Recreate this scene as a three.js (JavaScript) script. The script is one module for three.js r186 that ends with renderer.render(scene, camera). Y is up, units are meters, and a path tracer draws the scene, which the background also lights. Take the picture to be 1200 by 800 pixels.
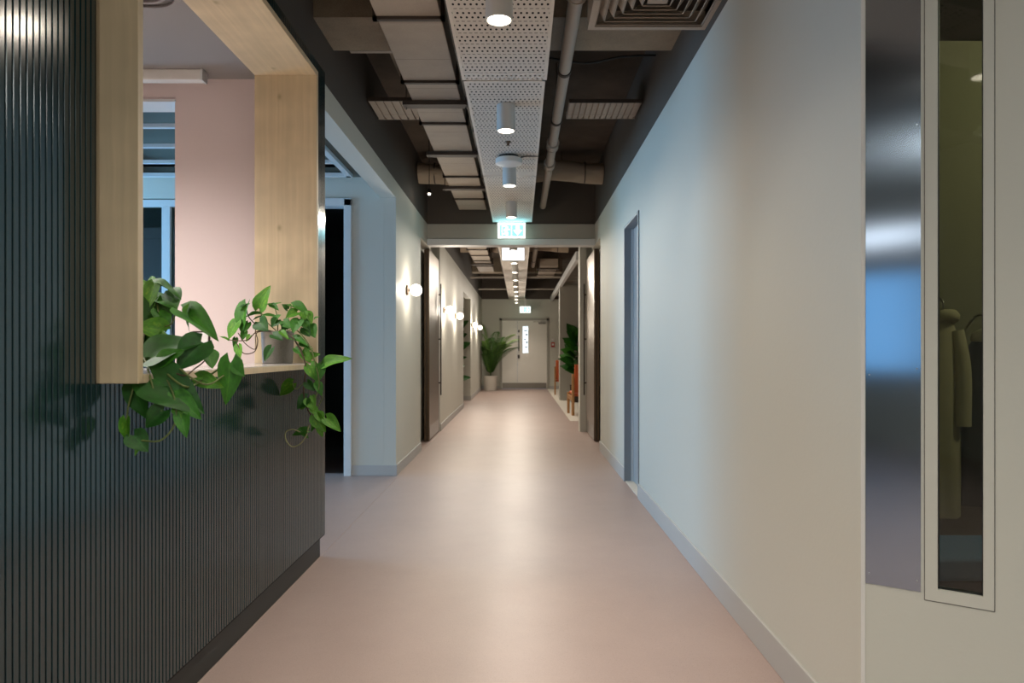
import * as THREE from 'three';
import { mergeGeometries, toCreasedNormals } from 'three/addons/utils/BufferGeometryUtils.js';
import { RoundedBoxGeometry } from 'three/addons/geometries/RoundedBoxGeometry.js';
import { RectAreaLightUniformsLib } from 'three/addons/lights/RectAreaLightUniformsLib.js';

// ---------------------------------------------------------------- camera, light, exposure
const scene = new THREE.Scene();
const FOCAL = 830, CX = 609, CY = 411, EYE = 1.25;      // pixels of the 1200 x 800 frame; metres
const camera = new THREE.PerspectiveCamera(2 * Math.atan(400 / FOCAL) * 180 / Math.PI, 1.5, 0.05, 80);
camera.position.set(0, EYE, 0);
camera.lookAt(0, EYE, -10);
camera.setViewOffset(1200, 800, 600 - CX, 400 - CY, 1200, 800);
camera.focus = 3.4;
camera.userData.fStop = 4.5;
scene.background = new THREE.Color(0.055, 0.10, 0.19);  // dusk sky outside the windows
RectAreaLightUniformsLib.init();
const renderer = new THREE.WebGLRenderer({ antialias: true });
renderer.toneMapping = THREE.LinearToneMapping;
renderer.toneMappingExposure = 1.36;
renderer.shadowMap.enabled = true;

const WARM = new THREE.Color(1.0, 0.89, 0.745), DUSK = new THREE.Color(0.24, 0.60, 1.0);
const DOWNLIGHT = 3.8, SCONCE = 0.75, PANEL = 17;
function areaLight(color, intensity, w, h, pos, target) {
  const l = new THREE.RectAreaLight(color, intensity, w, h);
  l.position.set(...pos); l.lookAt(...target); l.name = 'window_daylight'; scene.add(l); return l;
}
areaLight(DUSK, 11.5, 2.1, 2.3, [-6.36, 1.5, -5.98], [0, 1.5, -5.98]);     // bay window, to the left
areaLight(DUSK, 1.7, 1.3, 1.25, [-4.3, 1.62, 3.96], [-4.3, 1.62, -5]);     // window behind the camera

// ---------------------------------------------------------------- helpers
let seed = 7;
const rnd = () => { seed = (seed * 1664525 + 1013904223) >>> 0; return seed / 4294967296; };
const rr = (a, b) => a + (b - a) * rnd();
const V = (x, y, z) => new THREE.Vector3(x, y, z);
const at = (px, py, d) => V((px - CX) / FOCAL * d, EYE - (py - CY) / FOCAL * d, -d);  // a point at a known depth
const used = {};
function numbered(name) { const n = used[name] = (used[name] ?? -1) + 1; return n ? `${name}_${String(n).padStart(3, '0')}` : name; }
function metricUV(g) {
  const p = g.attributes.position, n = g.attributes.normal, uv = new Float32Array(p.count * 2);
  for (let i = 0; i < p.count; i++) {
    const ax = Math.abs(n.getX(i)), ay = Math.abs(n.getY(i)), az = Math.abs(n.getZ(i));
    const [u, v] = ax > ay && ax > az ? [p.getZ(i), p.getY(i)] : ay > az ? [p.getX(i), p.getZ(i)] : [p.getX(i), p.getY(i)];
    uv[i * 2] = u; uv[i * 2 + 1] = v;
  }
  g.setAttribute('uv', new THREE.BufferAttribute(uv, 2)); return g;
}
// box from x, y and depth (d = distance in front of the camera) ranges
function bx(x0, x1, y0, y1, d0, d1, r = 0) {
  const w = x1 - x0, h = y1 - y0, l = d1 - d0;
  const g = r ? new RoundedBoxGeometry(w, h, l, 2, Math.min(r, w / 2.01, h / 2.01, l / 2.01)) : new THREE.BoxGeometry(w, h, l).toNonIndexed();
  g.translate((x0 + x1) / 2, (y0 + y1) / 2, -(d0 + d1) / 2);
  for (const k of Object.keys(g.attributes)) if (!['position', 'normal', 'uv'].includes(k)) g.deleteAttribute(k);
  return metricUV(g);
}
function flat(g) { const h = g.index ? g.toNonIndexed() : g; for (const k of Object.keys(h.attributes)) if (!['position', 'normal', 'uv'].includes(k)) h.deleteAttribute(k); return h; }
const merge = (gs) => Array.isArray(gs) ? (gs.length === 1 ? gs[0] : mergeGeometries(gs.map(flat))) : gs;
function obj(name, gs, mat, parent) {
  const m = new THREE.Mesh(merge(gs), mat); m.castShadow = m.receiveShadow = true;
  m.name = parent ? name : numbered(name); (parent || scene).add(m); return m;
}
function tag(o, label, category, group) { o.userData.label = label; o.userData.category = category; if (group) o.userData.group = group; return o; }
function thing(name, label, category, pos = [0, 0, 0], group) {
  const o = new THREE.Group(); o.name = numbered(name); o.position.set(...pos); scene.add(o); return tag(o, label, category, group);
}
function struct(name, gs, mat) { const m = obj(name, gs, mat); m.userData.kind = 'structure'; return m; }
function structGroup(name) { const o = new THREE.Group(); o.name = numbered(name); o.userData.kind = 'structure'; scene.add(o); return o; }
function tube(pts, r, seg = 24, rad = 6, closed = false) { return flat(new THREE.TubeGeometry(new THREE.CatmullRomCurve3(pts, closed), seg, r, rad, closed)); }
function cyl(r0, r1, h, seg, x, y, z, open = false) { const g = new THREE.CylinderGeometry(r0, r1, h, seg, 1, open); g.translate(x, y, z); return flat(g); }
function lathe(pts, seg, x = 0, y = 0, z = 0) { const g = new THREE.LatheGeometry(pts.map(([a, b]) => new THREE.Vector2(a, b)), seg); g.translate(x, y, z); return flat(toCreasedNormals(g, 0.6)); }

// ---------------------------------------------------------------- textures
function hash(x, y, s) { let h = (x * 374761393 + y * 668265263 + s * 974711) | 0; h = Math.imul(h ^ (h >>> 13), 1274126177); return ((h ^ (h >>> 16)) >>> 0) / 4294967296; }
function vnoise(x, y, px, py, s) {       // periodic value noise
  const xi = Math.floor(x), yi = Math.floor(y), fx = x - xi, fy = y - yi, u = fx * fx * (3 - 2 * fx), v = fy * fy * (3 - 2 * fy);
  const m = (a, b) => ((a % b) + b) % b, h = (a, b) => hash(m(a, px), m(b, py), s);
  return (h(xi, yi) * (1 - u) + h(xi + 1, yi) * u) * (1 - v) + (h(xi, yi + 1) * (1 - u) + h(xi + 1, yi + 1) * u) * v;
}
function fbm(u, v, f, s, oct = 4, sy = 1) { let a = 0, w = 0.5, t = 0; for (let o = 0; o < oct; o++) { const k = f * 2 ** o; a += w * vnoise(u * k, v * k * sy, k, k * sy, s + o * 17); t += w; w *= 0.55; } return a / t; }
function tex(n, fn, size, srgb = true, ny = n) {
  const d = new Uint8Array(n * ny * 4);
  for (let j = 0; j < ny; j++) for (let i = 0; i < n; i++) { const c = fn(i / n, j / ny, i, j); for (let k = 0; k < 4; k++) d[(j * n + i) * 4 + k] = Math.max(0, Math.min(255, (c[k] ?? 1) * 255)); }
  const t = new THREE.DataTexture(d, n, ny); t.wrapS = t.wrapT = THREE.RepeatWrapping; t.magFilter = THREE.LinearFilter; t.minFilter = THREE.LinearMipmapLinearFilter; t.generateMipmaps = true;
  if (srgb) t.colorSpace = THREE.SRGBColorSpace;
  const s = Array.isArray(size) ? size : [size, size]; t.repeat.set(1 / s[0], 1 / s[1]); t.needsUpdate = true; return t;
}
const grey = (v) => [v, v, v, 1];
const T = {
  plaster: tex(256, (u, v) => grey(0.35 * fbm(u, v, 8, 3) + 0.65 * fbm(u, v, 48, 5, 2)), 0.5, false),
  floor: tex(512, (u, v, i, j) => { const b = 0.93 + 0.035 * (fbm(u, v, 6, 11) - 0.5) + 0.05 * (hash(i, j, 9) - 0.5), s = hash(i, j, 31) > 0.992 ? 0.86 : hash(i, j, 41) > 0.993 ? 1.08 : 1; return [b * s, b * s, b * s, 1]; }, 1.0),
  floorRough: tex(256, (u, v) => grey(0.41 + 0.06 * fbm(u, v, 5, 21)), 1.7, false),
  wood: tex(512, (u, v, i, j) => {
    const g = fbm(u, v, 4, 51, 4, 1), st = fbm(u + 0.02 * g, v, 60, 53, 2, 1 / 30), bl = fbm(u, v, 5, 55, 3);
    const k = 0.90 + 0.07 * (st - 0.5) + 0.12 * (bl - 0.5); const knot = hash(Math.floor(u * 9), Math.floor(v * 9), 61) > 0.93 ? Math.exp(-((u * 9 % 1 - 0.5) ** 2 * 60 + (v * 9 % 1 - 0.5) ** 2 * 25)) * 0.16 : 0;
    return [k - knot, (k - knot) * 0.985, (k - knot * 1.2) * 0.96, 1];
  }, [0.7, 0.7]),
  concrete: tex(512, (u, v, i, j) => { const k = 0.75 + 0.34 * (fbm(u, v, 5, 71, 5) - 0.5) + 0.10 * (hash(i, j, 73) - 0.5); return [k, k * 0.985, k * 0.96, 1]; }, 1.6),
  brushed: tex(256, (u, v) => grey(0.40 + 0.10 * fbm(u, v, 128, 81, 1, 1 / 64)), 0.25, false),
  duct: tex(256, (u, v, i, j) => { const k = 0.92 + 0.1 * (fbm(u, v, 6, 91, 4) - 0.5) + 0.04 * (hash(i, j, 3) - 0.5) - (j % 128 < 2 ? 0.16 : 0); return [k, k * 0.985, k * 0.96, 1]; }, [1, 1]),
  wrap: tex(256, (u, v) => grey(fbm(u, v, 6, 101, 4)), 0.6, false),
  leafA: tex(128, leafTex(0), 1), leafB: tex(128, leafTex(1), 1),
};
function leafTex(k) {
  return (u, v) => {
    const x = Math.abs(u - 0.5) * 2, mid = Math.exp(-((x / 0.045) ** 2)), vein = Math.pow(0.5 + 0.5 * Math.cos((v * 9 - x * 4.2) * 6.283), 14) * 0.22 * (1 - x);
    const blotch = k ? Math.max(0, fbm(u, v, 7, 111, 3) - 0.55) * 3.2 : Math.max(0, fbm(u, v, 5, 117, 3) - 0.66) * 2;
    const m = Math.min(1, mid * 0.55 + vein + blotch), b = 0.9 + 0.25 * (fbm(u, v, 9, 121, 3) - 0.5);
    return [(0.62 + 0.38 * m) * b, (0.80 + 0.2 * m) * b, (0.50 + 0.25 * m) * b, 1];
  };
}
// perforated ceiling sheet: one cell is 29 mm by 135 mm: a row of slots, then two staggered rows of round holes
const perf = (hole, solid) => (u, v) => {
  const dx = (c) => Math.abs(((u - c + 1.5) % 1) - 0.5) * 0.029, dy = (c) => (v - c) * 0.135; let a = 1;
  if (Math.hypot(dx(0), dy(0.40) * 0.55) < 0.0062 || Math.hypot(dx(0.5), dy(0.74) * 0.55) < 0.0062 || (dx(0.25) < 0.009 && Math.abs(dy(0.08)) < 0.0034)) a = 0;
  return a ? solid : hole;
};
const perfAlpha = tex(32, perf([0, 0, 0, 1], [1, 1, 1, 1]), [0.029, 0.135], false, 128);
function canvasTex(w, h, draw) { const c = document.createElement('canvas'); c.width = w; c.height = h; draw(c.getContext('2d'), w, h); const t = new THREE.CanvasTexture(c); t.colorSpace = THREE.SRGBColorSpace; return t; }

// ---------------------------------------------------------------- materials
const std = (hex, rough = 0.6, o = {}) => new THREE.MeshStandardMaterial({ color: hex, roughness: rough, ...o });
const phys = (hex, rough, o) => new THREE.MeshPhysicalMaterial({ color: hex, roughness: rough, ...o });
const M = {
  wall: std(0xcac9be, 0.62, { bumpMap: T.plaster, bumpScale: 0.0004 }),
  wallGrey: std(0xa9a69c, 0.62, { bumpMap: T.plaster, bumpScale: 0.0004 }),
  pink: std(0xd9c9c6, 0.75, { bumpMap: T.plaster, bumpScale: 0.0004 }),
  base: std(0xb4b3b0, 0.5),
  dark: std(0x524a43, 0.85, { bumpMap: T.plaster, bumpScale: 0.001 }),
  olive: std(0x5f625a, 0.8),
  slab: std(0x6d6054, 0.9, { map: T.concrete }),
  beam: std(0xb8ab98, 0.85, { map: T.concrete }),
  greyCeil: std(0x8f8a88, 0.8),
  floor: std(0xb39d95, 1.0, { map: T.floor, roughnessMap: T.floorRough }),
  joint: std(0xcdbcb0, 0.7),
  pale: std(0xd9d2c6, 0.5),
  flute: phys(0x182f33, 0.16, { ior: 1.65 }),
  fluteBack: std(0x040506, 0.8),
  toe: std(0x1c201e, 0.5),
  ply: std(0xdfceaf, 0.5, { map: T.wood }),
  plyEdge: std(0xdfceaf, 0.55, { map: T.wood }),
  laminate: std(0xc9c2ba, 0.16),
  white: std(0xdcdad5, 0.45),
  doorWhite: std(0xefece4, 0.45),
  frameWhite: std(0xd4d6d6, 0.45),
  steel: phys(0xa0abb8, 0.15, { metalness: 1, anisotropy: 0.9, anisotropyRotation: 0, bumpMap: T.brushed, bumpScale: 0.00002 }),
  steelDoor: phys(0xa09890, 0.42, { metalness: 0.6, anisotropy: 0.5 }),
  kick: std(0x8e8a83, 0.35, { metalness: 0.8 }),
  bronze: std(0x3a2f26, 0.45, { metalness: 0.5 }),
  brass: std(0x5f4e3d, 0.4, { metalness: 0.6 }),
  black: std(0x141414, 0.5),
  duct: std(0xb3a79a, 0.62, { map: T.duct }),
  strap: std(0x433a33, 0.6),
  pipe: std(0xb3aa9e, 0.5),
  wrapD: std(0xa2927f, 0.8, { bumpMap: T.wrap, bumpScale: 0.02 }),
  perf: std(0xcfc6bb, 0.85, { alphaMap: perfAlpha, alphaTest: 0.5, side: THREE.DoubleSide }),
  perfEdge: std(0xcfc6bb, 0.55),
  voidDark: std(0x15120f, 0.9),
  lampBody: std(0xc9c9c6, 0.4),
  lampIn: std(0xe8e4dc, 0.3),
  glow: std(0xffffff, 0.5, { emissive: new THREE.Color(1, 0.88, 0.72), emissiveIntensity: 6 }),
  globe: std(0xffffff, 0.4, { emissive: new THREE.Color(1, 0.86, 0.70), emissiveIntensity: 3.2 }),
  glass: phys(0xffffff, 0.02, { transmission: 1, thickness: 0, ior: 1.5 }),
  tinted: phys(0xc6ccc2, 0.03, { transmission: 1, thickness: 0, ior: 1.5 }),
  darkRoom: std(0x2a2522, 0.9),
  soil: std(0x2b211a, 0.95),
  potWhite: std(0xd6d0c6, 0.4),
  potGrey: std(0x9d9890, 0.7, { map: T.concrete }),
  leafA: std(0x5c9a30, 0.6, { map: T.leafA, side: THREE.DoubleSide }),
  leafB: std(0x84b53e, 0.58, { map: T.leafB, side: THREE.DoubleSide }),
  leafDark: std(0x3a7429, 0.58, { map: T.leafA, side: THREE.DoubleSide }),
  palm: std(0x41662b, 0.5, { side: THREE.DoubleSide }),
  palmLight: std(0x7ea548, 0.5, { side: THREE.DoubleSide }),
  fig: std(0x447a3c, 0.42, { map: T.leafA, side: THREE.DoubleSide }),
  stem: std(0x5c6a34, 0.6),
  stemBrown: std(0x4a3724, 0.7),
  chairWood: std(0xb98a56, 0.45, { map: T.wood }),
  orange: std(0xc05a2c, 0.55),
  red: std(0xb02318, 0.4),
};
const OFF = 23.3;                       // depth of the end wall
const TOP = 2.95, SLAB = 3.65, XR = 1.01, XL = -1.24;

// ---------------------------------------------------------------- floor
{
  const f = struct('floor', bx(-6.6, 4.4, -0.2, -0.003, -4.1, OFF + 0.2), M.joint);
  const sheet = (...r) => obj('floor_sheet', bx(r[0], r[1], -0.003, 0, r[2], r[3]), r[4] || M.floor, f);
  sheet(-1.207, 1.3, -4.1, 11.0); sheet(1.303, 4.3, -4.1, 11.0); sheet(-6.5, -1.211, -4.1, 11.0);
  sheet(-1.3, 4.3, 11.002, 12.65); sheet(-1.3, 0.9, 12.652, OFF); sheet(0.902, 4.3, 12.652, OFF, M.pale);
  sheet(-4.0, -1.302, 11.002, OFF);
}
// ---------------------------------------------------------------- ceiling slab and beams
struct('ceiling', bx(-6.6, 4.4, SLAB, SLAB + 0.2, -4.1, OFF + 0.2), M.slab);
struct('ceiling_beam', bx(XL - 0.1, XR + 0.1, 3.25, SLAB, 4.25, 4.72), M.beam);
struct('ceiling_beam', bx(XL - 0.1, XR + 0.1, 3.30, SLAB, 18.4, 18.8), M.beam);
struct('ceiling_beam', bx(-0.95, -0.55, 3.42, SLAB, 4.72, 5.6), M.beam);

// ---------------------------------------------------------------- right wall
{
  const w = struct('wall_right', [bx(XR, 1.13, 0, TOP, 2.09, 6.01), bx(XR, 1.13, 0, TOP, 6.78, 8.86), bx(XR, 1.13, 2.43, TOP, 6.01, 6.78),
    bx(XR, 1.13, 2.67, TOP, 8.86, 9.9), bx(1.13, 1.25, 0, TOP, 8.74, 11.1), cyl(0.004, 0.004, TOP, 8, XR + 0.003, TOP / 2, -2.09)], M.wall);
  obj('upper_wall', bx(XR, 1.13, TOP, SLAB, -4.0, 9.9), M.dark, w);
  struct('baseboard_right', [bx(0.998, XR, 0, 0.128, 2.09, 5.99, 0.003), bx(0.998, XR, 0, 0.128, 6.80, 8.86, 0.003)], M.base);
}
{ // recessed door in the right wall
  const d = structGroup('door_1');
  obj('door_frame', [bx(1.0, 1.13, 0, 2.43, 5.985, 6.012, 0.003), bx(1.0, 1.13, 0, 2.43, 6.778, 6.80, 0.003), bx(1.0, 1.13, 2.415, 2.44, 5.985, 6.80, 0.003)], std(0x8d9296, 0.45), d);
  obj('door_leaf', bx(1.085, 1.125, 0.008, 2.41, 6.015, 6.775, 0.002), std(0xa7abad, 0.5), d);
  obj('door_stop', [bx(1.068, 1.084, 0, 2.41, 6.76, 6.777)], M.frameWhite, d);
  obj('threshold', bx(1.01, 1.13, 0, 0.006, 6.012, 6.778), M.pale, d);
  obj('handle', [bx(1.045, 1.06, 1.0, 1.02, 6.09, 6.2, 0.005), bx(1.045, 1.086, 1.0, 1.02, 6.09, 6.105, 0.004)], M.steel, d);
}
// ---------------------------------------------------------------- splayed tall door leaf at the near end of the right wall
{
  const d = structGroup('door_2');
  const ang = Math.atan2(0.561, 0.828);
  d.position.set(1.005, 0, -2.085); d.rotation.y = -ang;       // local +x runs along the leaf, local +z points to the corridor
  const L = (x0, x1, y0, y1, z0, z1, r) => bx(x0, x1, y0, y1, -z1, -z0, r);
  const gx0 = 0.1942, gx1 = 0.301, ox0 = 0.1627, ox1 = 0.327, oy0 = 0.55;
  const leafMat = M.wall;
  obj('door_leaf', [L(0, ox0, 0, TOP, -0.06, 0), L(ox1, 1.0, 0, TOP, -0.06, 0), L(ox0, ox1, 0, oy0, -0.06, 0)], leafMat, d);
  obj('edge_strip', L(0.0, 0.011, 0, TOP, 0, 0.003), M.white, d);
  const plate = obj('metal_plate', L(0.0125, 0.1536, 0.57, 2.86, 0, 0.002), M.steel, d);
  plate.userData.label = 'tall brushed steel plate';
  const sc = [];
  for (const [x, ys] of [[0.022, [0.6, 1.18, 1.86, 2.40]], [0.144, [0.60, 1.20, 1.89, 2.44]]]) for (const y of ys) { const g = new THREE.SphereGeometry(0.0022, 8, 6); g.scale(1, 1, 0.4); g.translate(x, y, 0.0022); sc.push(g); }
  obj('screw', sc, std(0xd5d8da, 0.3, { metalness: 1 }), d);
  obj('window_frame', [L(ox0 + 0.001, gx0, oy0 + 0.001, TOP, -0.03, 0.001), L(gx1, ox1 - 0.001, oy0 + 0.001, TOP, -0.03, 0.001), L(gx0, gx1, oy0 + 0.001, oy0 + 0.034, -0.03, 0.001)], M.wall, d);
  obj('frame_joint', [L(ox0 - 0.001, ox0 + 0.001, oy0, TOP, -0.02, 0.0013), L(ox1 - 0.001, ox1 + 0.001, oy0, TOP, -0.02, 0.0013), L(ox0, ox1, oy0 - 0.001, oy0 + 0.001, -0.02, 0.0013)], std(0x55504a, 0.8), d);
  obj('bead', [L(gx0, gx0 + 0.003, oy0 + 0.034, TOP, -0.03, -0.012), L(gx1 - 0.003, gx1, oy0 + 0.034, TOP, -0.03, -0.012), L(gx0, gx1, oy0 + 0.034, oy0 + 0.037, -0.03, -0.012)], M.black, d);
  obj('window_pane', L(gx0, gx1, oy0 + 0.034, TOP, -0.024, -0.019), M.tinted, d);
}
struct('wall_near_right', [bx(1.0, 2.4, TOP, SLAB, -4.0, 2.1)], M.dark);
{ const g = bx(0, 0.9, 0, TOP, 0, 0.1); g.rotateY(-Math.atan2(0.561, 0.828)); g.translate(1.833, 0, -1.524); struct('wall_near_return', g, M.wall); }
struct('wall_near_side', bx(2.45, 2.57, 0, SLAB, -4.0, 1.3), M.wall);
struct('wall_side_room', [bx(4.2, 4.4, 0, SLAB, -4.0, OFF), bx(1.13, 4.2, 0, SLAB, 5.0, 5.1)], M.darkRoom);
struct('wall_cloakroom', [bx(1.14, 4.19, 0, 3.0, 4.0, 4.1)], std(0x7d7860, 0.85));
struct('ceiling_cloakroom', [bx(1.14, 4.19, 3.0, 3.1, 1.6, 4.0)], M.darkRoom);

// ---------------------------------------------------------------- left wall, bay and door beyond the counter
{
  const w = struct('wall_left', [bx(-1.36, XL, 0, TOP, 7.1, 8.86), bx(-1.36, XL, 2.67, TOP, 8.86, 9.9), bx(-1.46, -1.36, 0, TOP, 8.74, 11.1),
    bx(-1.36, XL, 0, TOP, 11.05, 15.6), bx(-1.36, XL, 2.56, TOP, 15.6, 17.9), bx(-1.36, XL, 0, TOP, 17.9, OFF), bx(-1.42, XL, 0, TOP, 10.98, 11.06)], M.wall);
  obj('upper_wall', bx(-1.4, XL, TOP, SLAB, -4.0, OFF - 0.002), M.dark, w);
  struct('baseboard_left', [bx(XL, XL + 0.012, 0, 0.11, 7.09, 8.86, 0.003), bx(XL, XL + 0.012, 0, 0.11, 11.05, 15.6, 0.003), bx(XL, XL + 0.012, 0, 0.11, 17.9, OFF, 0.003)], M.base);
  const r = struct('wall_return', [bx(-1.69, -1.361, 0, 2.99, 7.1, 7.22), bx(-3.0, -2.62, 0, 2.99, 7.1, 7.22), bx(-2.62, -1.69, 2.77, 2.99, 7.1, 7.22), bx(-6.5, -3.0, 2.78, 3.1, 7.1, 7.22), bx(-6.5, -4.7, 0, 2.78, 7.1, 7.22)], M.wall);
  struct('baseboard_return', bx(-1.685, XL + 0.012, 0, 0.105, 7.088, 7.1, 0.003), M.base);
  struct('beam_left', bx(-1.40, XL, 2.785, TOP, 4.332, 7.099), M.wall);
  struct('wall_recess', [bx(-3.1, -1.36, 0, TOP, 17.9, 18.0), bx(-3.1, -1.36, 0, TOP, 15.5, 15.6), bx(-3.1, -3.0, 0, TOP, 15.5, 18), bx(-3.1, -1.3, TOP, TOP + 0.1, 15.5, 18)], M.wall);
  struct('baseboard_recess', bx(-3.0, XL, 0, 0.11, 17.888, 17.9), M.base);
}
{ // white framed door to a dark room in the return wall
  const d = structGroup('door_3');
  obj('door_frame', [bx(-1.757, -1.683, 0, 2.77, 7.07, 7.24, 0.004), bx(-2.63, -2.56, 0, 2.77, 7.07, 7.24, 0.004), bx(-2.63, -1.683, 2.70, 2.775, 7.07, 7.24, 0.004)], M.frameWhite, d);
  obj('door_leaf', bx(-2.6, -2.555, 0.01, 2.69, 7.24, 8.05, 0.003), M.white, d);
}
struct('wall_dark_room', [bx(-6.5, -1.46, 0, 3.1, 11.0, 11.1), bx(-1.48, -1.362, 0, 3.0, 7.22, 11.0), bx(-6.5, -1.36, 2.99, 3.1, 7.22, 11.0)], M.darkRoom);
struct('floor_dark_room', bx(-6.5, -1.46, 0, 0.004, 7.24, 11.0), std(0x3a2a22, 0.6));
{ // glazed screen further left, seen through the hatch
  const w = structGroup('window_1');
  obj('window_frame', [bx(-4.7, -3.0, 2.70, 2.77, 7.12, 7.2, 0.004), bx(-3.6, -3.515, 0, 2.70, 7.12, 7.2, 0.004), bx(-3.07, -3.0, 0, 2.7, 7.12, 7.2, 0.004), bx(-4.7, -4.63, 0, 2.7, 7.12, 7.2, 0.004), bx(-4.7, -3.0, 0, 0.08, 7.12, 7.2, 0.004)], M.frameWhite, w);
  for (const [a, b] of [[-4.63, -3.6], [-3.515, -3.07]]) obj('window_pane', bx(a, b, 0.08, 2.7, 7.155, 7.163), M.tinted, w);
}
{ // bay ceiling with an open white framed raft
  struct('ceiling_bay', bx(-6.5, -1.40, 3.12, 3.3, 4.3, 7.1), M.olive);
  const c = struct('ceiling_bay_border', [bx(-6.5, -3.8, 2.99, 3.05, 4.3, 7.1), bx(-1.66, -1.40, 2.99, 3.05, 4.3, 7.1), bx(-3.8, -1.66, 2.99, 3.05, 4.3, 4.9), bx(-3.8, -1.66, 2.99, 3.05, 6.95, 7.1)], M.olive);
  const raft = structGroup('ceiling_raft');
  obj('raft_frame', [bx(-3.82, -3.77, 2.955, 2.99, 4.9, 6.97), bx(-1.70, -1.645, 2.955, 2.99, 4.9, 6.97), bx(-3.8, -1.66, 2.955, 2.99, 4.88, 4.93), bx(-3.8, -1.66, 2.955, 2.99, 6.92, 6.97)], M.frameWhite, raft);
  for (const d of [5.42, 5.95, 6.45]) obj('raft_bar', bx(-3.77, -1.70, 2.96, 2.99, d, d + 0.04), M.frameWhite, raft);
  for (const x of [-3.2, -2.4]) { const g = bx(-0.02, 0.02, 0, 0.025, -0.62, 0.62); g.rotateY(0.6); g.translate(x, 2.992, -5.7); obj('raft_brace', g, M.frameWhite, raft); }
}
{ // bay window to the outside and the outer walls
  struct('wall_outer_left', [bx(-6.6, -6.4, 0, SLAB, -4.1, 4.4), bx(-6.6, -6.4, 0, SLAB, 7.1, 11.1), bx(-6.6, -6.4, 0, 0.3, 4.4, 7.1), bx(-6.6, -6.4, 2.7, SLAB, 4.4, 7.1)], M.wall);
  const w = structGroup('window_2');
  obj('window_frame', [bx(-6.55, -6.47, 0.3, 0.36, 4.4, 7.1), bx(-6.55, -6.47, 2.64, 2.7, 4.4, 7.1), bx(-6.55, -6.47, 0.3, 2.7, 4.4, 4.46), bx(-6.55, -6.47, 0.3, 2.7, 7.04, 7.1), bx(-6.55, -6.47, 0.3, 2.7, 5.72, 5.78)], M.frameWhite, w);
  obj('window_pane', [bx(-6.515, -6.505, 0.36, 2.64, 4.46, 5.72), bx(-6.515, -6.505, 0.36, 2.64, 5.78, 7.04)], M.glass, w);
}
// ---------------------------------------------------------------- room behind the camera
{
  struct('wall_rear', [bx(-6.5, -5.0, 0, SLAB, -4.1, -4.0), bx(-3.6, 4.3, 0, SLAB, -4.1, -4.0), bx(-5.0, -3.6, 0, 0.95, -4.1, -4.0), bx(-5.0, -3.6, 2.65, SLAB, -4.1, -4.0)], M.wall);
  const w = structGroup('window_3');
  obj('window_frame', [bx(-5, -3.6, 0.95, 1.0, -4.08, -4.02), bx(-5, -3.6, 2.60, 2.65, -4.08, -4.02), bx(-5, -4.95, 0.95, 2.65, -4.08, -4.02), bx(-3.65, -3.6, 0.95, 2.65, -4.08, -4.02)], M.frameWhite, w);
  obj('window_pane', bx(-4.95, -3.65, 1.0, 2.6, -4.055, -4.045), M.glass, w);
  const ll = thing('linear_light', 'long white linear light over the window behind the viewer', 'light', [-4.3, 2.72, 3.93]);
  obj('diffuser', new RoundedBoxGeometry(1.5, 0.2, 0.06, 2, 0.01), std(0xffffff, 0.5, { emissive: new THREE.Color(0.95, 0.98, 1), emissiveIntensity: 2.0 }), ll); obj('back_plate', new THREE.BoxGeometry(1.54, 0.24, 0.02).translate(0, 0, 0.04), M.white, ll);
  const la = new THREE.RectAreaLight(new THREE.Color(0.95, 0.98, 1), 2.0, 1.5, 0.2); la.position.set(0, 0, -0.04); la.lookAt(V(0, 0, -5)); ll.add(la);
  obj('window_blind', bx(-4.98, -3.62, 2.27, 2.63, -3.99, -3.975), M.white, w);
}
// ---------------------------------------------------------------- reception room behind the hatch
{
  struct('wall_reception', [bx(-2.005, XL, 0, 3.0, 4.12, 4.28), bx(-6.4, -3.3, 0, 3.0, 4.12, 4.28), bx(-3.3, -2.005, 2.70, 3.0, 4.12, 4.28)], M.pink);
  struct('wall_reception_side', [bx(-4.7, -4.58, 0, 3.0, 0.7, 4.12), bx(-4.7, XL, 0, 3.0, 0.6, 0.7)], M.pink);
  struct('ceiling_reception', bx(-4.7, XL - 0.02, 2.83, 2.95, 0.6, 4.12), M.greyCeil);
  struct('trim_1', [bx(-3.3, -2.0, 2.695, 2.71, 4.11, 4.29)], M.frameWhite);
}
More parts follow.
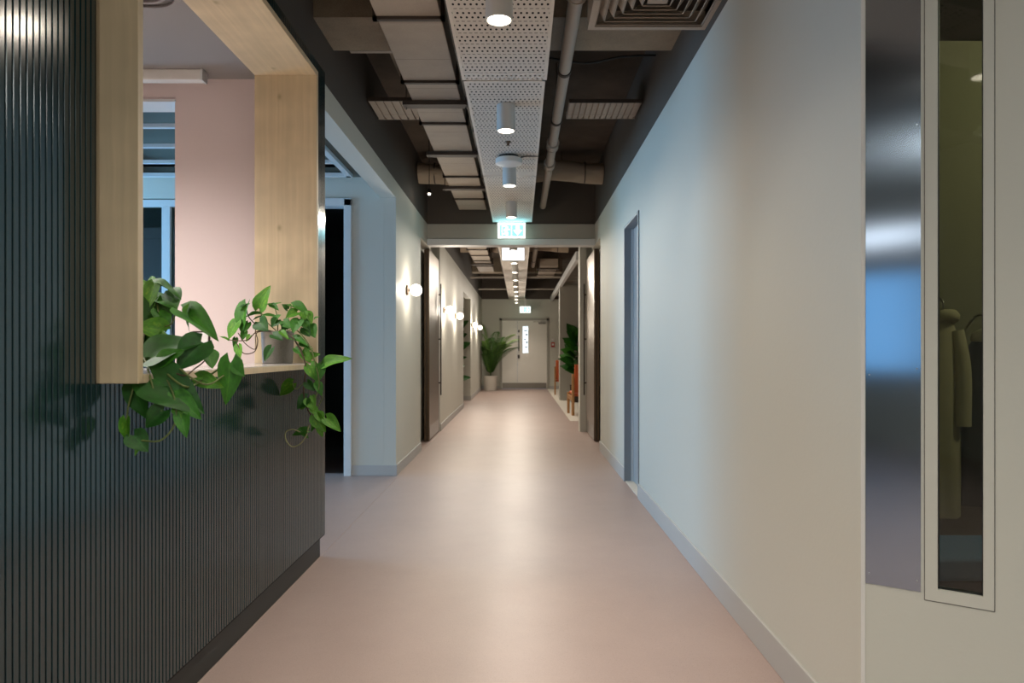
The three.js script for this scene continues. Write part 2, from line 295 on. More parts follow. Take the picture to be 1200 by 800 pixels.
// ---------------------------------------------------------------- fluted counter wall
const HATCH = { d0: 2.01, d1: 3.81, y0: 1.157, y1: 2.75, front: -1.083, back: -1.416 };
{
  const w = struct('wall_counter', [bx(-1.245, -1.202, 0.134, HATCH.y0, 0.3, 4.318), bx(-1.245, -1.202, HATCH.y1, 2.94, 0.3, 4.318), bx(-1.245, -1.202, HATCH.y0, HATCH.y1, 0.3, HATCH.d0), bx(-1.245, -1.202, HATCH.y0, HATCH.y1, HATCH.d1, 4.318)], M.fluteBack);
  obj('end_panel', [bx(-1.245, -1.19, 0.134, 2.94, 4.318, 4.33)], M.flute, w);
  obj('toe_kick', bx(-1.245, -1.215, 0, 0.134, 0.3, 4.31), M.toe, w);
  obj('bottom_rail', bx(-1.225, -1.192, 0.128, 0.134, 0.3, 4.33), M.fluteBack, w);
  obj('top_cap', bx(-1.245, -1.19, 2.94, 2.95, 0.3, 4.33), M.flute, w);
  const pitch = 0.0233, width = 0.0176;
  const slat = (y0, y1) => { const s = new THREE.Shape([[0, 0], [width, 0], [width, 0.011], [width - 0.0009, 0.012], [0.0009, 0.012], [0, 0.011]].map((p) => new THREE.Vector2(...p))); const g = new THREE.ExtrudeGeometry(s, { depth: y1 - y0, bevelEnabled: false }); g.rotateX(-Math.PI / 2); g.rotateY(-Math.PI / 2); g.translate(0, y0, 0); return flat(g); };
  const full = slat(0.135, 2.94), low = slat(0.135, HATCH.y0 - 0.001), high = slat(HATCH.y1 + 0.001, 2.94);
  let probe = new THREE.Box3().setFromBufferAttribute(full.attributes.position);
  for (let d = 4.316 - width; d > 0.35; d -= pitch) {
    const inside = d + width > HATCH.d0 - 0.002 && d < HATCH.d1 + 0.002;
    for (const g of inside ? [low, high] : [full]) { const m = obj('slat', g, M.flute, w); m.position.set(-1.202 - probe.min.x, 0, -d - probe.max.z); }
  }
}
{ // pale plywood lining of the hatch
  const t = thing('hatch_lining', 'protruding pale plywood box lining the serving hatch in the dark fluted counter wall', 'hatch', [0, HATCH.y0, -2.9]);
  const { d0, d1, y0, y1, front, back } = HATCH, th = 0.028;
  const part = (name, g, m) => { g.translate(0, -y0, 2.9); return obj(name, g, m, t); };
  part('jamb', bx(back, front, y0, y1, d0, d0 + th, 0.002), M.ply);
  part('jamb', bx(back, front, y0, y1, d1 - th, d1, 0.002), M.ply);
  part('head_board', bx(back, front, y1 - th, y1, d0 + th, d1 - th, 0.002), M.ply);
  const l = part('ledge', bx(back, front, y0, y0 + th - 0.003, d0 + th, d1 - th, 0.002), M.plyEdge);
  const top = obj('ledge_top', bx(back, front - 0.002, y0 + th - 0.003, y0 + th, d0 + th, d1 - th), M.laminate, l); top.geometry.translate(0, -y0, 2.9);
  top.userData.label = 'glossy grey laminate top';
}
{ // things in the reception room
  const t = thing('ceiling_batten', 'white square bar fixed under the grey ceiling in front of the pink wall', 'light fitting', [-2.34, 2.80, -4.0]);
  obj('housing', new RoundedBoxGeometry(1.11, 0.06, 0.06, 2, 0.006), M.white, t);
  obj('end_cap', [new THREE.BoxGeometry(0.012, 0.066, 0.066).translate(0.556, 0, 0), new THREE.BoxGeometry(0.05, 0.014, 0.03).translate(0.53, 0.026, 0)], M.frameWhite, t);
  const r = thing('ceiling_vent', 'round grey vent flush with the ceiling behind the hatch', 'vent', [-1.66, 2.822, -3.07]);
  for (const [a, b] of [[0.15, 0.17], [0.10, 0.115], [0.05, 0.062]]) { const g = lathe([[a, -0.004], [a, -0.014], [b, -0.014], [b + 0.008, 0.006]], 40); obj('ring', g, M.greyCeil, r); }
  obj('plate', cyl(0.165, 0.165, 0.008, 40, 0, 0.004, 0), std(0x6a6664, 0.7), r);
  const s = thing('wall_socket', 'small white socket plate with a dark rim on the pink wall', 'socket', at(236, 398, 4.115).toArray());
  obj('rim', new THREE.BoxGeometry(0.10, 0.10, 0.006), M.bronze, s);
  obj('plate', new RoundedBoxGeometry(0.084, 0.084, 0.01, 2, 0.003).translate(0, 0, 0.004), M.white, s);
  const desk = thing('reception_desk', 'white desk behind the counter wall, below the hatch ledge', 'desk', [-2.1, 0, -2.9]);
  obj('desk_top', new RoundedBoxGeometry(0.8, 0.03, 1.9, 2, 0.004).translate(0, 0.74, 0), M.white, desk); obj('pedestal', new RoundedBoxGeometry(0.7, 0.72, 0.4, 2, 0.004).translate(0, 0.36, 0.7), M.white, desk); obj('pedestal', new RoundedBoxGeometry(0.7, 0.72, 0.4, 2, 0.004).translate(0, 0.36, -0.7), M.white, desk);
  const dl = thing('desk_lamp', 'small globe lamp on the desk hidden below the hatch ledge', 'lamp', [-1.95, 0.756, -2.95]);
  obj('base', lathe([[0, 0], [0.06, 0], [0.06, 0.012], [0.012, 0.02], [0.012, 0.10], [0, 0.10]], 24), M.brass, dl); obj('globe', flat(new THREE.SphereGeometry(0.07, 24, 16).translate(0, 0.165, 0)), M.globe, dl);
  const dp = new THREE.PointLight(WARM, 0.7, 0, 2); dp.position.y = 0.165; dp.castShadow = true; dp.shadow.radius = 3; dl.add(dp);
  // two recessed ceiling downlights that light the reception room
  for (const [x, d, lab] of [[-2.3, 2.9, 'recessed round ceiling light over the reception, nearer the pink wall'], [-3.2, 2.0, 'recessed round ceiling light over the reception, farther from the pink wall']]) {
    const k = thing('recessed_light', lab, 'light', [x, 2.826, -d]);
    obj('trim_ring', lathe([[0.045, 0.002], [0.045, -0.004], [0.062, -0.004], [0.065, 0.004]], 28), M.white, k);
    obj('lens', cyl(0.045, 0.045, 0.004, 24, 0, 0.001, 0), M.glow, k);
    const l = new THREE.SpotLight(new THREE.Color(1, 0.93, 0.9), 19, 0, 1.3, 0.7, 2); l.shadow.radius = 11; l.position.set(0, -0.01, 0); l.target.position.set(0, -2, 0); l.castShadow = true; k.add(l, l.target);
  }
}
// ---------------------------------------------------------------- double door set half way down the corridor
{
  const b = struct('trim_2', [bx(XL, XR, 2.755, TOP, 9.5, 9.66)], M.wallGrey);
  obj('door_head', bx(XL, XR, 2.665, 2.75, 9.48, 9.68, 0.004), M.frameWhite, b);
  obj('head_joint', bx(XL, XR, 2.75, 2.755, 9.51, 9.65), M.black, b);
  obj('upper_wall', bx(-1.36, 1.13, TOP, SLAB, 9.52, 9.66), M.dark, b);
  for (const s of [-1, 1]) {
    const d = structGroup(s < 0 ? 'door_4' : 'door_5');
    const x0 = s < 0 ? -1.245 : 1.025, X = (a, c) => s < 0 ? [x0 - c, x0 - a] : [x0 + a, x0 + c];
    obj('door_leaf', bx(...X(0.004, 0.066), 0.012, 2.65, 9.79, 10.95, 0.002), M.steelDoor, d);
    obj('edge_strip', [bx(...X(0.0, 0.030), 0.01, 2.655, 9.755, 9.79), bx(...X(0.042, 0.07), 0.01, 2.655, 9.755, 9.79)], M.brass, d);
    obj('edge_groove', bx(...X(0.030, 0.042), 0.01, 2.655, 9.765, 9.79), M.black, d);
    obj('kick_plate', bx(...X(0.0, 0.004), 0.03, 0.20, 9.82, 10.93), M.kick, d);
    const hx = s < 0 ? [x0 + 0.025, x0 + 0.045] : [x0 - 0.045, x0 - 0.025];
    const pull = [bx(...hx, 0.57, 2.28, 10.86, 10.885, 0.006)];
    for (const y of [0.75, 1.42, 2.1]) pull.push(bx(s < 0 ? x0 : x0 - 0.03, s < 0 ? x0 + 0.03 : x0, y, y + 0.02, 10.863, 10.882));
    obj('pull_handle', pull, M.bronze, d);
    obj('frame_post', s < 0 ? bx(-1.36, -1.245, 0, 2.67, 10.97, 11.06) : bx(1.03, 1.25, 0, 2.67, 10.97, 11.06), M.frameWhite, d);
  }
}
// ---------------------------------------------------------------- far corridor and seating area
{
  const w = struct('wall_end', [bx(-1.4, -0.60, 0, TOP, OFF, OFF + 0.15), bx(0.9, 4.3, 0, TOP, OFF, OFF + 0.15), bx(-0.60, 0.9, 2.27, TOP, OFF, OFF + 0.15)], M.wall);
  obj('upper_wall', bx(-1.4, 4.3, TOP, SLAB, OFF, OFF + 0.15), M.dark, w);
  struct('baseboard_end', [bx(-1.24, -0.65, 0, 0.1, OFF - 0.012, OFF), bx(0.95, 4.2, 0, 0.1, OFF - 0.012, OFF)], M.base);
  struct('wall_seating', [bx(0.93, 4.3, 0, SLAB, 11.06, 11.2), bx(0.93, 1.03, 0, 2.95, 10.95, 11.06)], M.wall);
  struct('column', [bx(1.013, 1.95, 0, 2.87, 17.9, 18.3)], M.wallGrey);
  const bk = struct('trim_3', [bx(1.0, 1.07, 2.87, 3.02, 12.6, OFF), bx(1.07, 4.2, 2.87, 3.02, 12.6, 12.67)], M.frameWhite);
  for (let k = 0; k < 14; k++) obj('baffle', bx(1.09, 4.1, 2.97, 3.06, 13.1 + k * 0.7, 13.16 + k * 0.7), M.wallGrey, bk);
}
{ // white double door at the end
  const d = structGroup('door_6'), z = OFF;
  obj('door_frame', [bx(-0.66, -0.58, 0, 2.32, z - 0.03, z + 0.1), bx(0.89, 0.96, 0, 2.32, z - 0.03, z + 0.1), bx(-0.66, 0.96, 2.25, 2.33, z - 0.03, z + 0.1)], M.wallGrey, d);
  const leafL = obj('door_leaf', bx(-0.58, -0.075, 0.01, 2.25, z + 0.01, z + 0.06), M.doorWhite, d);
  const leafR = obj('door_leaf', [bx(-0.07, 0.10, 0.01, 2.25, z + 0.01, z + 0.06), bx(0.28, 0.89, 0.01, 2.25, z + 0.01, z + 0.06), bx(0.10, 0.28, 0.01, 1.18, z + 0.01, z + 0.06), bx(0.10, 0.28, 2.06, 2.25, z + 0.01, z + 0.06)], M.doorWhite, d);
  obj('kick_plate', [bx(-0.57, 0.88, 0.02, 0.2, z, z + 0.01)], M.kick, d);
  obj('vision_panel', bx(0.10, 0.28, 1.18, 2.06, z + 0.03, z + 0.04), std(0xe8f0f4, 0.2, { emissive: new THREE.Color(0.8, 0.92, 1), emissiveIntensity: 0.75 }), leafR);
  const bl = []; for (const [x, y, w, h] of [[0.15, 1.9, 0.09, 0.03], [0.2, 1.76, 0.05, 0.05], [0.14, 1.62, 0.06, 0.03], [0.21, 1.5, 0.05, 0.06], [0.17, 1.36, 0.08, 0.03]]) bl.push(bx(x, x + w, y, y + h, z + 0.024, z + 0.03));
  obj('glazing_marks', bl, std(0x6c7a80, 0.6), leafR);
  obj('pull_handle', [bx(-0.045, -0.015, 1.25, 1.75, z - 0.03, z), bx(-0.06, 0.0, 1.0, 1.12, z - 0.02, z + 0.01), bx(-0.055, -0.005, 1.86, 1.94, z - 0.01, z + 0.01)], M.black, d);
  obj('door_closer', [bx(0.62, 0.86, 2.13, 2.19, z - 0.06, z + 0.01), bx(0.45, 0.86, 2.2, 2.215, z - 0.05, z - 0.03)], M.kick, d);
}
// ---------------------------------------------------------------- perforated ceiling strip with dark slot beside it
const PY = 2.94;
{
  const s = structGroup('ceiling_strip');
  const lens = [[-2.2, 0.18], [0.2, 2.0], [2.0, 4.42], [4.44, 6.86], [6.88, 9.3], [9.9, 12.3], [12.32, 14.74], [14.76, 17.18], [17.2, 19.62], [19.64, 23.28]];
  lens.forEach(([a, b], i) => {
    const x0 = i < 3 ? -0.358 : -0.352, x1 = i < 3 ? 0.169 : 0.160;
    const g = new THREE.PlaneGeometry(x1 - x0, b - a); g.rotateX(Math.PI / 2); g.translate((x0 + x1) / 2, PY, -(a + b) / 2);
    metricUV(g); const uv = g.attributes.uv; for (let k = 0; k < uv.count; k++) uv.setX(k, uv.getX(k) - (x0 + x1) / 2);
    const p = obj('panel', g, M.perf, s);
    obj('panel_edge', [bx(x0, x0 + 0.018, PY - 0.0012, PY + 0.06, a, b), bx(x1 - 0.018, x1, PY - 0.0012, PY + 0.06, a, b), bx(x0, x1, PY - 0.001, PY + 0.06, a, a + 0.012), bx(x0, x1, PY - 0.001, PY + 0.06, b - 0.012, b)], M.perfEdge, p);
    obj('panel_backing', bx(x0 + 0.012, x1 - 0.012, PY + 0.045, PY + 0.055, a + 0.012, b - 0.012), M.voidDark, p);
  });
  for (const a of [0.2, 9.9]) obj('carrier_rail', bx(-0.40, -0.375, PY + 0.16, PY + 0.22, a, a === 0.2 ? 9.4 : 23.2), M.black, s);
  const rods = []; for (let d = 1; d < 23; d += 1.6) if (Math.abs(d - 9.6) > 0.4) rods.push(bx(-0.385, -0.377, PY + 0.1, SLAB, d, d + 0.008), bx(0.10, 0.108, PY + 0.05, SLAB, d, d + 0.008));
  obj('hanger_rod', rods, M.strap, s);
}
// ---------------------------------------------------------------- cylinder downlights
{
  function makeDown() {
    const o = new THREE.Group();
    obj('body', lathe([[0.055, 0.0], [0.0625, 0.001], [0.0625, 0.176], [0.058, 0.18], [0.0, 0.18]], 36), M.lampBody, o);
    obj('reflector', lathe([[0.055, 0.0], [0.05, 0.012], [0.045, 0.02]], 36), M.lampIn, o);
    obj('lens', cyl(0.052, 0.052, 0.004, 32, 0, 0.004, 0), M.glow, o);
    return o;
  }
  const proto = makeDown();
  const ds = [-1.62, 0.0, 1.62, 3.24, 4.87, 6.49, 8.03, 10.7, 12.25, 13.7, 15.2, 16.7, 18.2, 19.6, 20.9, 22.3];
  const ord = ['nearest', 'second', 'third', 'fourth', 'fifth', 'sixth', 'seventh', 'eighth', 'ninth', 'tenth', 'eleventh', 'twelfth', 'last'];
  const labels = [
    'white cylinder downlight on the panel well behind the viewer',
    'white cylinder downlight on the panel directly above the viewer',
    'white cylinder downlight on the panel just ahead of the viewer, above the picture edge',
    'large bright white cylinder downlight cut by the top edge of the picture',
    'white cylinder downlight with a dark shadow above it, just before the round detector',
    'white cylinder downlight hanging right behind the round white detector',
    'last white cylinder downlight before the door beam, in front of the green exit sign',
    'white cylinder downlight in front of the blank white sign beyond the door beam',
    'first glowing downlight below the blank white sign in the far corridor',
    'second glowing downlight below the blank white sign in the far corridor',
    'third glowing downlight below the blank white sign in the far corridor',
    'fourth glowing downlight below the blank white sign in the far corridor',
    'fourth glowing downlight counted back from the end wall',
    'third glowing downlight counted back from the end wall',
    'second glowing downlight counted back from the end wall',
    'farthest tiny downlight, closest to the end wall and its exit sign'];
  ds.forEach((d, i) => {
    const o = i ? proto.clone() : proto; o.name = numbered('downlight'); o.position.set(-0.094, PY - 0.18, -d); scene.add(o);
    tag(o, labels[i], 'light', 'cylinder downlights under the perforated strip');
    const l = new THREE.SpotLight(WARM, d > 10 ? DOWNLIGHT * 1.45 : DOWNLIGHT, 0, 0.97, 0.85, 2); l.position.set(0, -0.006, 0); l.target.position.set(0, -3, 0); l.castShadow = true; l.shadow.radius = 2.2; l.name = 'lamp'; o.add(l, l.target);
  });
}
{ // ceiling lights of the room behind the viewer
  const proto = new THREE.Group();
  obj('frame', [bx(-0.30, 0.30, 0, 0.03, -0.30, -0.27), bx(-0.30, 0.30, 0, 0.03, 0.27, 0.30), bx(-0.30, -0.27, 0, 0.03, -0.27, 0.27), bx(0.27, 0.30, 0, 0.03, -0.27, 0.27)], M.white, proto);
  obj('diffuser', bx(-0.27, 0.27, 0.004, 0.012, -0.27, 0.27), std(0xffffff, 0.5, { emissive: new THREE.Color(0.97, 1, 0.98), emissiveIntensity: 2 }), proto);
  obj('housing', bx(-0.28, 0.28, 0.014, 0.06, -0.28, 0.28), M.white, proto);
  [[1.4, -0.7, 'square ceiling light behind the viewer on the side of the tall door'], [-0.85, -1.7, 'square ceiling light behind the viewer in line with the dark counter'], [1.2, -2.8, 'square ceiling light farthest behind the viewer']].forEach(([x, d, lab], i) => {
    const o = i ? proto.clone() : proto; o.name = numbered('panel_light'); o.position.set(x, 2.9, -d); scene.add(o); tag(o, lab, 'light', 'square lights behind the viewer');
    const l = new THREE.RectAreaLight(new THREE.Color(0.95, 1, 0.97), PANEL, 0.52, 0.52); l.position.set(0, -0.004, 0); l.rotation.x = -Math.PI / 2; o.add(l);
    obj('hanger_rod', bx(-0.005, 0.005, 0.06, 0.75, -0.005, 0.005), M.strap, o);
  });
}
// ---------------------------------------------------------------- globe wall lights
{
  const labels = ['round globe wall light on the left wall before the doors, nearest of the row', 'globe wall light just past the left door leaf', 'globe wall light beside the planted opening, on its near side', 'globe wall light just beyond the planted opening', 'globe wall light farthest along the left wall, near the palm'];
  const proto = new THREE.Group();
  const pl = lathe([[0, 0], [0.05, 0], [0.055, 0.004], [0.055, 0.018], [0.05, 0.022], [0, 0.022]], 28); pl.rotateZ(-Math.PI / 2);
  obj('wall_plate', pl, M.brass, proto);
  const nk = cyl(0.014, 0.014, 0.03, 14, 0, 0.03, 0); nk.rotateZ(-Math.PI / 2); obj('neck', nk, M.brass, proto);
  obj('globe', flat(new THREE.SphereGeometry(0.066, 28, 20).translate(0.105, 0, 0)), M.globe, proto);
  [7.76, 11.5, 13.5, 18.1, 20.3].forEach((d, i) => {
    const o = i ? proto.clone() : proto; o.name = numbered('wall_light'); o.position.set(XL, 1.915, -d); scene.add(o);
    tag(o, labels[i], 'light', 'globe lights along the left wall');
    const l = new THREE.PointLight(WARM, SCONCE, 0, 2); l.position.set(0.105, 0, 0); l.castShadow = true; l.shadow.radius = 3; o.add(l);
  });
}
// ---------------------------------------------------------------- exit signs
{
  const face = canvasTex(512, 300, (c, w, h) => {
    c.fillStyle = '#f4fffc'; c.fillRect(0, 0, w, h); c.fillStyle = '#6fd3bd'; c.fillRect(36, 36, w - 72, h - 72);
    c.strokeStyle = c.fillStyle = '#ffffff'; c.lineCap = 'round'; c.lineJoin = 'round';
    c.fillRect(74, 58, 84, 186); c.fillStyle = '#6fd3bd'; c.fillRect(88, 74, 62, 170); c.fillStyle = '#ffffff';
    c.beginPath(); c.arc(176, 82, 17, 0, 7); c.fill();
    c.lineWidth = 28; c.beginPath(); c.moveTo(170, 116); c.lineTo(150, 168); c.stroke();
    c.lineWidth = 18; c.beginPath(); c.moveTo(150, 168); c.lineTo(186, 196); c.lineTo(178, 238); c.moveTo(150, 168); c.lineTo(132, 208); c.lineTo(96, 218); c.stroke();
    c.lineWidth = 14; c.beginPath(); c.moveTo(172, 118); c.lineTo(204, 138); c.lineTo(222, 122); c.moveTo(168, 112); c.lineTo(128, 126); c.lineTo(116, 154); c.stroke();
    c.fillRect(250, 40, 12, h - 80);
    c.beginPath(); c.moveTo(336, 60); c.lineTo(404, 60); c.lineTo(404, 140); c.lineTo(452, 140); c.lineTo(370, 240); c.lineTo(288, 140); c.lineTo(336, 140); c.closePath(); c.fill();
  });
  const white = canvasTex(64, 40, (c, w, h) => { c.fillStyle = '#f3f8ff'; c.fillRect(0, 0, w, h); });
  function sign(name, label, map, strength, x, y, d, w, h, color, stem, glow = 0.8) {
    const t = thing(name, label, 'sign', [x, y, -d]);
    obj('housing', new RoundedBoxGeometry(w + 0.02, h + 0.02, 0.03, 2, 0.004), M.white, t);
    const p = new THREE.PlaneGeometry(w, h); const m = obj('sign_face', p.translate(0, 0, 0.0165), std(0xffffff, 0.3, { map, emissive: 0xffffff, emissiveMap: map, emissiveIntensity: strength }), t);
    obj('rear_face', new THREE.PlaneGeometry(w, h).rotateY(Math.PI).translate(0, 0, -0.0165), m.material, t);
    obj('ceiling_bracket', new THREE.BoxGeometry(0.05, stem, 0.02).translate(0, h / 2 + 0.01 + stem / 2, 0), M.white, t);
    const l = new THREE.RectAreaLight(color, strength * glow, w, h); l.position.set(0, 0, 0.022); l.lookAt(V(0, 0, 1)); t.add(l);
    return t;
  }
  sign('exit_sign', 'glowing green exit sign with running figure and down arrow before the door beam', face, 1.8, -0.107, EYE + 1.67, 9.32, 0.36, 0.20, new THREE.Color(0.2, 0.8, 1), 0.06, 5).position.y = 2.83 - 0.0;
  sign('exit_sign', 'blank looking white lit sign just beyond the door beam', white, 1.3, -0.10, EYE + 1.50, 11.0, 0.34, 0.19, new THREE.Color(0.8, 0.9, 1), 0.07);
  sign('exit_sign', 'small green edged exit sign above the white end door', face, 1.3, 0.175, EYE + 1.32, 22.7, 0.34, 0.2, new THREE.Color(0.5, 1, 0.9), 0.26);
  // lit translucent blue green downlight plate that each main sign throws upward, part of the ceiling fitting
}
{ // round detector
  const t = thing('round_detector', 'round white detector disc under the perforated panel with a thin cable', 'detector', [-0.094, PY, -6.15]);
  obj('body', lathe([[0, -0.075], [0.10, -0.075], [0.115, -0.068], [0.115, -0.03], [0.108, -0.022], [0, -0.022]], 40), M.white, t);
  obj('mount', cyl(0.085, 0.085, 0.024, 30, 0, -0.012, 0), M.black, t);
  obj('cable', tube([V(0.08, -0.018, 0), V(0.14, -0.008, 0.02), V(0.20, -0.004, 0.01), V(0.27, 0.0, 0)], 0.005, 16, 5), M.black, t);
  const k = thing('sprinkler', 'tiny sprinkler head just before the round detector', 'sprinkler', [-0.094, PY, -5.72]);
  obj('cup', lathe([[0.0, -0.012], [0.02, -0.012], [0.024, 0]], 18), M.brass, k); obj('head', cyl(0.006, 0.012, 0.024, 10, 0, -0.022, 0), M.brass, k);
}
// ---------------------------------------------------------------- ceiling services
{
  function duct(label, x0, x1, d0, d1, straps, hangers, y = 3.10) {
    const t = thing('air_duct', label, 'duct', [(x0 + x1) / 2, y, -(d0 + d1) / 2]); const put = (n, g, m) => { g.translate(-(x0 + x1) / 2, -y, (d0 + d1) / 2); return obj(n, g, m, t); };
    const cuts = [d0, ...straps, d1];
    for (let i = 0; i + 1 < cuts.length; i++) put('duct_section', bx(x0, x1, y, y + 0.16, cuts[i] + 0.012, cuts[i + 1] - 0.012, 0.006), M.duct);
    for (const s of straps) put('flange', merge([bx(x0 - 0.02, x1 + 0.02, y - 0.018, y + 0.004, s - 0.014, s + 0.014), bx(x0 - 0.02, x0 + 0.004, y - 0.018, y + 0.17, s - 0.014, s + 0.014), bx(x1 - 0.004, x1 + 0.02, y - 0.018, y + 0.17, s - 0.014, s + 0.014)]), M.strap);
    for (const s of hangers) { put('hanger_bar', bx(x0 - 0.07, x1 + 0.045, y - 0.035, y - 0.004, s - 0.06, s + 0.03), M.strap); for (const x of [x0 - 0.055, x1 + 0.03]) put('hanger_rod', bx(x, x + 0.008, y - 0.05, SLAB - 0.003, s, s + 0.008), M.strap); }
    return t;
  }
  duct('long pale rectangular air duct left of the perforated panel, before the doors', -0.795, -0.435, 1.5, 9.3, [2.9, 3.93, 4.86, 5.75, 7.5, 8.6], [5.28, 6.62, 8.0]);
  duct('pale rectangular air duct beyond the door beam, left of the far lights', -0.95, -0.60, 10.6, 16.6, [12.9, 13.7, 14.5, 15.4], [12.2, 15.0]);
  function pipe(label, x, y, r, d0, d1, joints, couplers) {
    const t = thing('soil_pipe', label, 'pipe', [x, y, -d0]);
    const rod = (a, b, rad, m, n) => { const g = cyl(rad, rad, b - a, 22, 0, 0, 0); g.rotateX(Math.PI / 2); g.translate(0, 0, d0 - (a + b) / 2); return obj(n, g, m, t); };
    rod(d0, d1, r, M.pipe, 'pipe_run');
    for (const j of joints) { rod(j - 0.02, j + 0.02, r * 1.16, M.strap, 'clamp'); obj('drop_rod', bx(-0.005, 0.005, r, SLAB - y - 0.003, j - d0, j - d0 + 0.01), M.strap, t); }
    for (const j of couplers) { rod(j - 0.06, j + 0.06, r * 1.30, M.pipe, 'coupling'); rod(j - 0.075, j - 0.06, r * 1.42, M.pipe, 'collar'); rod(j + 0.06, j + 0.075, r * 1.42, M.pipe, 'collar'); }
  }
  pipe('pale round drain pipe with couplings right of the perforated panel, before the doors', 0.307, 3.17, 0.041, 1.5, 9.4, [2.6, 4.85, 5.9], [3.75, 6.6, 7.3]);
  pipe('pale round pipe beyond the door beam, right of the far lights', 0.30, 3.17, 0.045, 10.8, 16.0, [13.0, 15.0], [12.0]);
  // ribbed tray across the corridor
  function tray(label, x0, x1, d0, d1, y, ribs) {
    const t = thing('ribbed_tray', label, 'cable tray', [0, y, -(d0 + d1) / 2]); const m = (d0 + d1) / 2, put = (n, g, mt) => { g.translate(0, -y, m); return obj(n, g, mt, t); };
    put('tray_bed', bx(x0, x1, y + 0.012, y + 0.02, d0, d1), M.duct);
    put('tray_side', bx(x0, x1, y, y + 0.03, d0 - 0.01, d0), M.strap); put('tray_side', bx(x0, x1, y, y + 0.06, d1, d1 + 0.01), M.duct);
    const n = Math.round((x1 - x0) / ribs); for (let i = 0; i < n; i++) put('rib', bx(x0 + (i + 0.12) * ribs, x0 + (i + 0.88) * ribs, y, y + 0.012, d0, d1), M.duct);
  }
  tray('ribbed pale tray crossing the ceiling on the left, under the dark slab', -1.22, -0.83, 5.68, 6.12, 3.25, 0.065);
  tray('ribbed pale tray crossing the ceiling right of the drain pipe', 0.40, 0.99, 5.72, 6.10, 3.25, 0.048);
  tray('slotted pale tray crossing the far corridor ceiling just past the door beam', 0.38, 1.0, 11.6, 11.95, 3.1, 0.055);
  // round wrapped duct crossing above the strip
  function wrapped(label, y, d, r, x0, x1, sag) {
    const t = thing('insulated_duct', label, 'duct', [0, y, -d]); const g = new THREE.CylinderGeometry(r, r, x1 - x0, 36, 60, false); g.rotateZ(Math.PI / 2); g.translate((x0 + x1) / 2, 0, 0);
    const p = g.attributes.position; for (let i = 0; i < p.count; i++) { const x = p.getX(i), k = 1 + 0.13 * (vnoise(x * 5, Math.atan2(p.getY(i), p.getZ(i)) * 1.2 + 9, 999, 999, 5) - 0.5) * 2; p.setXYZ(i, x, p.getY(i) * k - sag * Math.sin((x - x0) / (x1 - x0) * 7), p.getZ(i) * k); }
    g.computeVertexNormals(); obj('duct_wrap', flat(g), M.wrapD, t);
    const bands = []; for (let x = x0 + 0.2; x < x1; x += 0.45) { const b = new THREE.TorusGeometry(r * 1.03, 0.008, 6, 36); b.rotateY(Math.PI / 2); b.translate(x, -sag * Math.sin((x - x0) / (x1 - x0) * 7), 0); bands.push(b); } obj('tie_band', bands, M.strap, t);
    obj('hanger', bx(0.5, 0.51, r * 0.9, SLAB - y, -0.005, 0.005), M.strap, t);
  }
  wrapped('thick wrapped round duct crossing above the perforated panel before the exit sign', 3.40, 8.55, 0.12, -1.22, 1.0, 0.02);
  wrapped('wrapped round duct crossing the far corridor ceiling', 3.41, 14.6, 0.12, -1.22, 1.0, 0.015);
  // small lit spot on the wrapped duct, left
  const s = thing('spot_lamp', 'tiny lit spot lamp below the wrapped duct near the left wall', 'light', at(503, 227, 8.2).toArray());
  obj('shade', cyl(0.02, 0.03, 0.05, 14, 0, 0.03, 0), M.black, s); obj('bulb', flat(new THREE.SphereGeometry(0.017, 12, 8)), M.glow, s); obj('drop_rod', cyl(0.004, 0.004, 0.55, 6, 0, 0.33, 0), M.black, s);
  const sl = new THREE.PointLight(WARM, 0.05, 0, 2); s.add(sl);
  // air diffuser at the upper right
  const cx = 0.695, cd = 3.54, hw = 0.325, t = thing('air_diffuser', 'square louvred air diffuser in the ceiling at the upper right by the wall', 'vent', [cx, 3.0, -cd]);
  const ring = (a, b, y0, y1) => [bx(-a, a, y0, y1, -a, -b), bx(-a, a, y0, y1, b, a), bx(-a, -b, y0, y1, -b, b), bx(b, a, y0, y1, -b, b)];
  obj('frame', ring(hw, hw - 0.035, 0, 0.02), M.duct, t);
  obj('plenum', [bx(-hw + 0.01, hw - 0.01, 0.10, 0.36, -hw + 0.01, hw - 0.01)], M.strap, t);
  obj('plenum_side', ring(hw, hw - 0.01, 0.02, 0.34), M.duct, t);
  for (let q = 0; q < 4; q++) for (let k = 0; k < 6; k++) {
    const o = hw - 0.042 - k * 0.043, blade = new THREE.Shape([new THREE.Vector2(-o, 0), new THREE.Vector2(o, 0), new THREE.Vector2(o - 0.035, 0.05), new THREE.Vector2(-o + 0.035, 0.05)]);
    const g = new THREE.ExtrudeGeometry(blade, { depth: 0.004, bevelEnabled: false }); g.rotateX(Math.PI / 2 - 0.85); g.translate(0, 0.008, o); g.rotateY(q * Math.PI / 2);
    obj('louver', flat(g), M.duct, t);
  }
  obj('centre_plate', new THREE.BoxGeometry(0.10, 0.012, 0.10).translate(0, 0.014, 0), M.duct, t);
  // thin cables
  const c1 = obj('ceiling_cable', tube([V(0.2, 3.40, -5.2), V(0.5, 3.37, -5.22), V(0.75, 3.40, -5.18), V(1.0, 3.42, -5.2)], 0.008, 24, 6), M.black); tag(c1, 'thin black cable sagging across the slab at the upper right', 'cable');
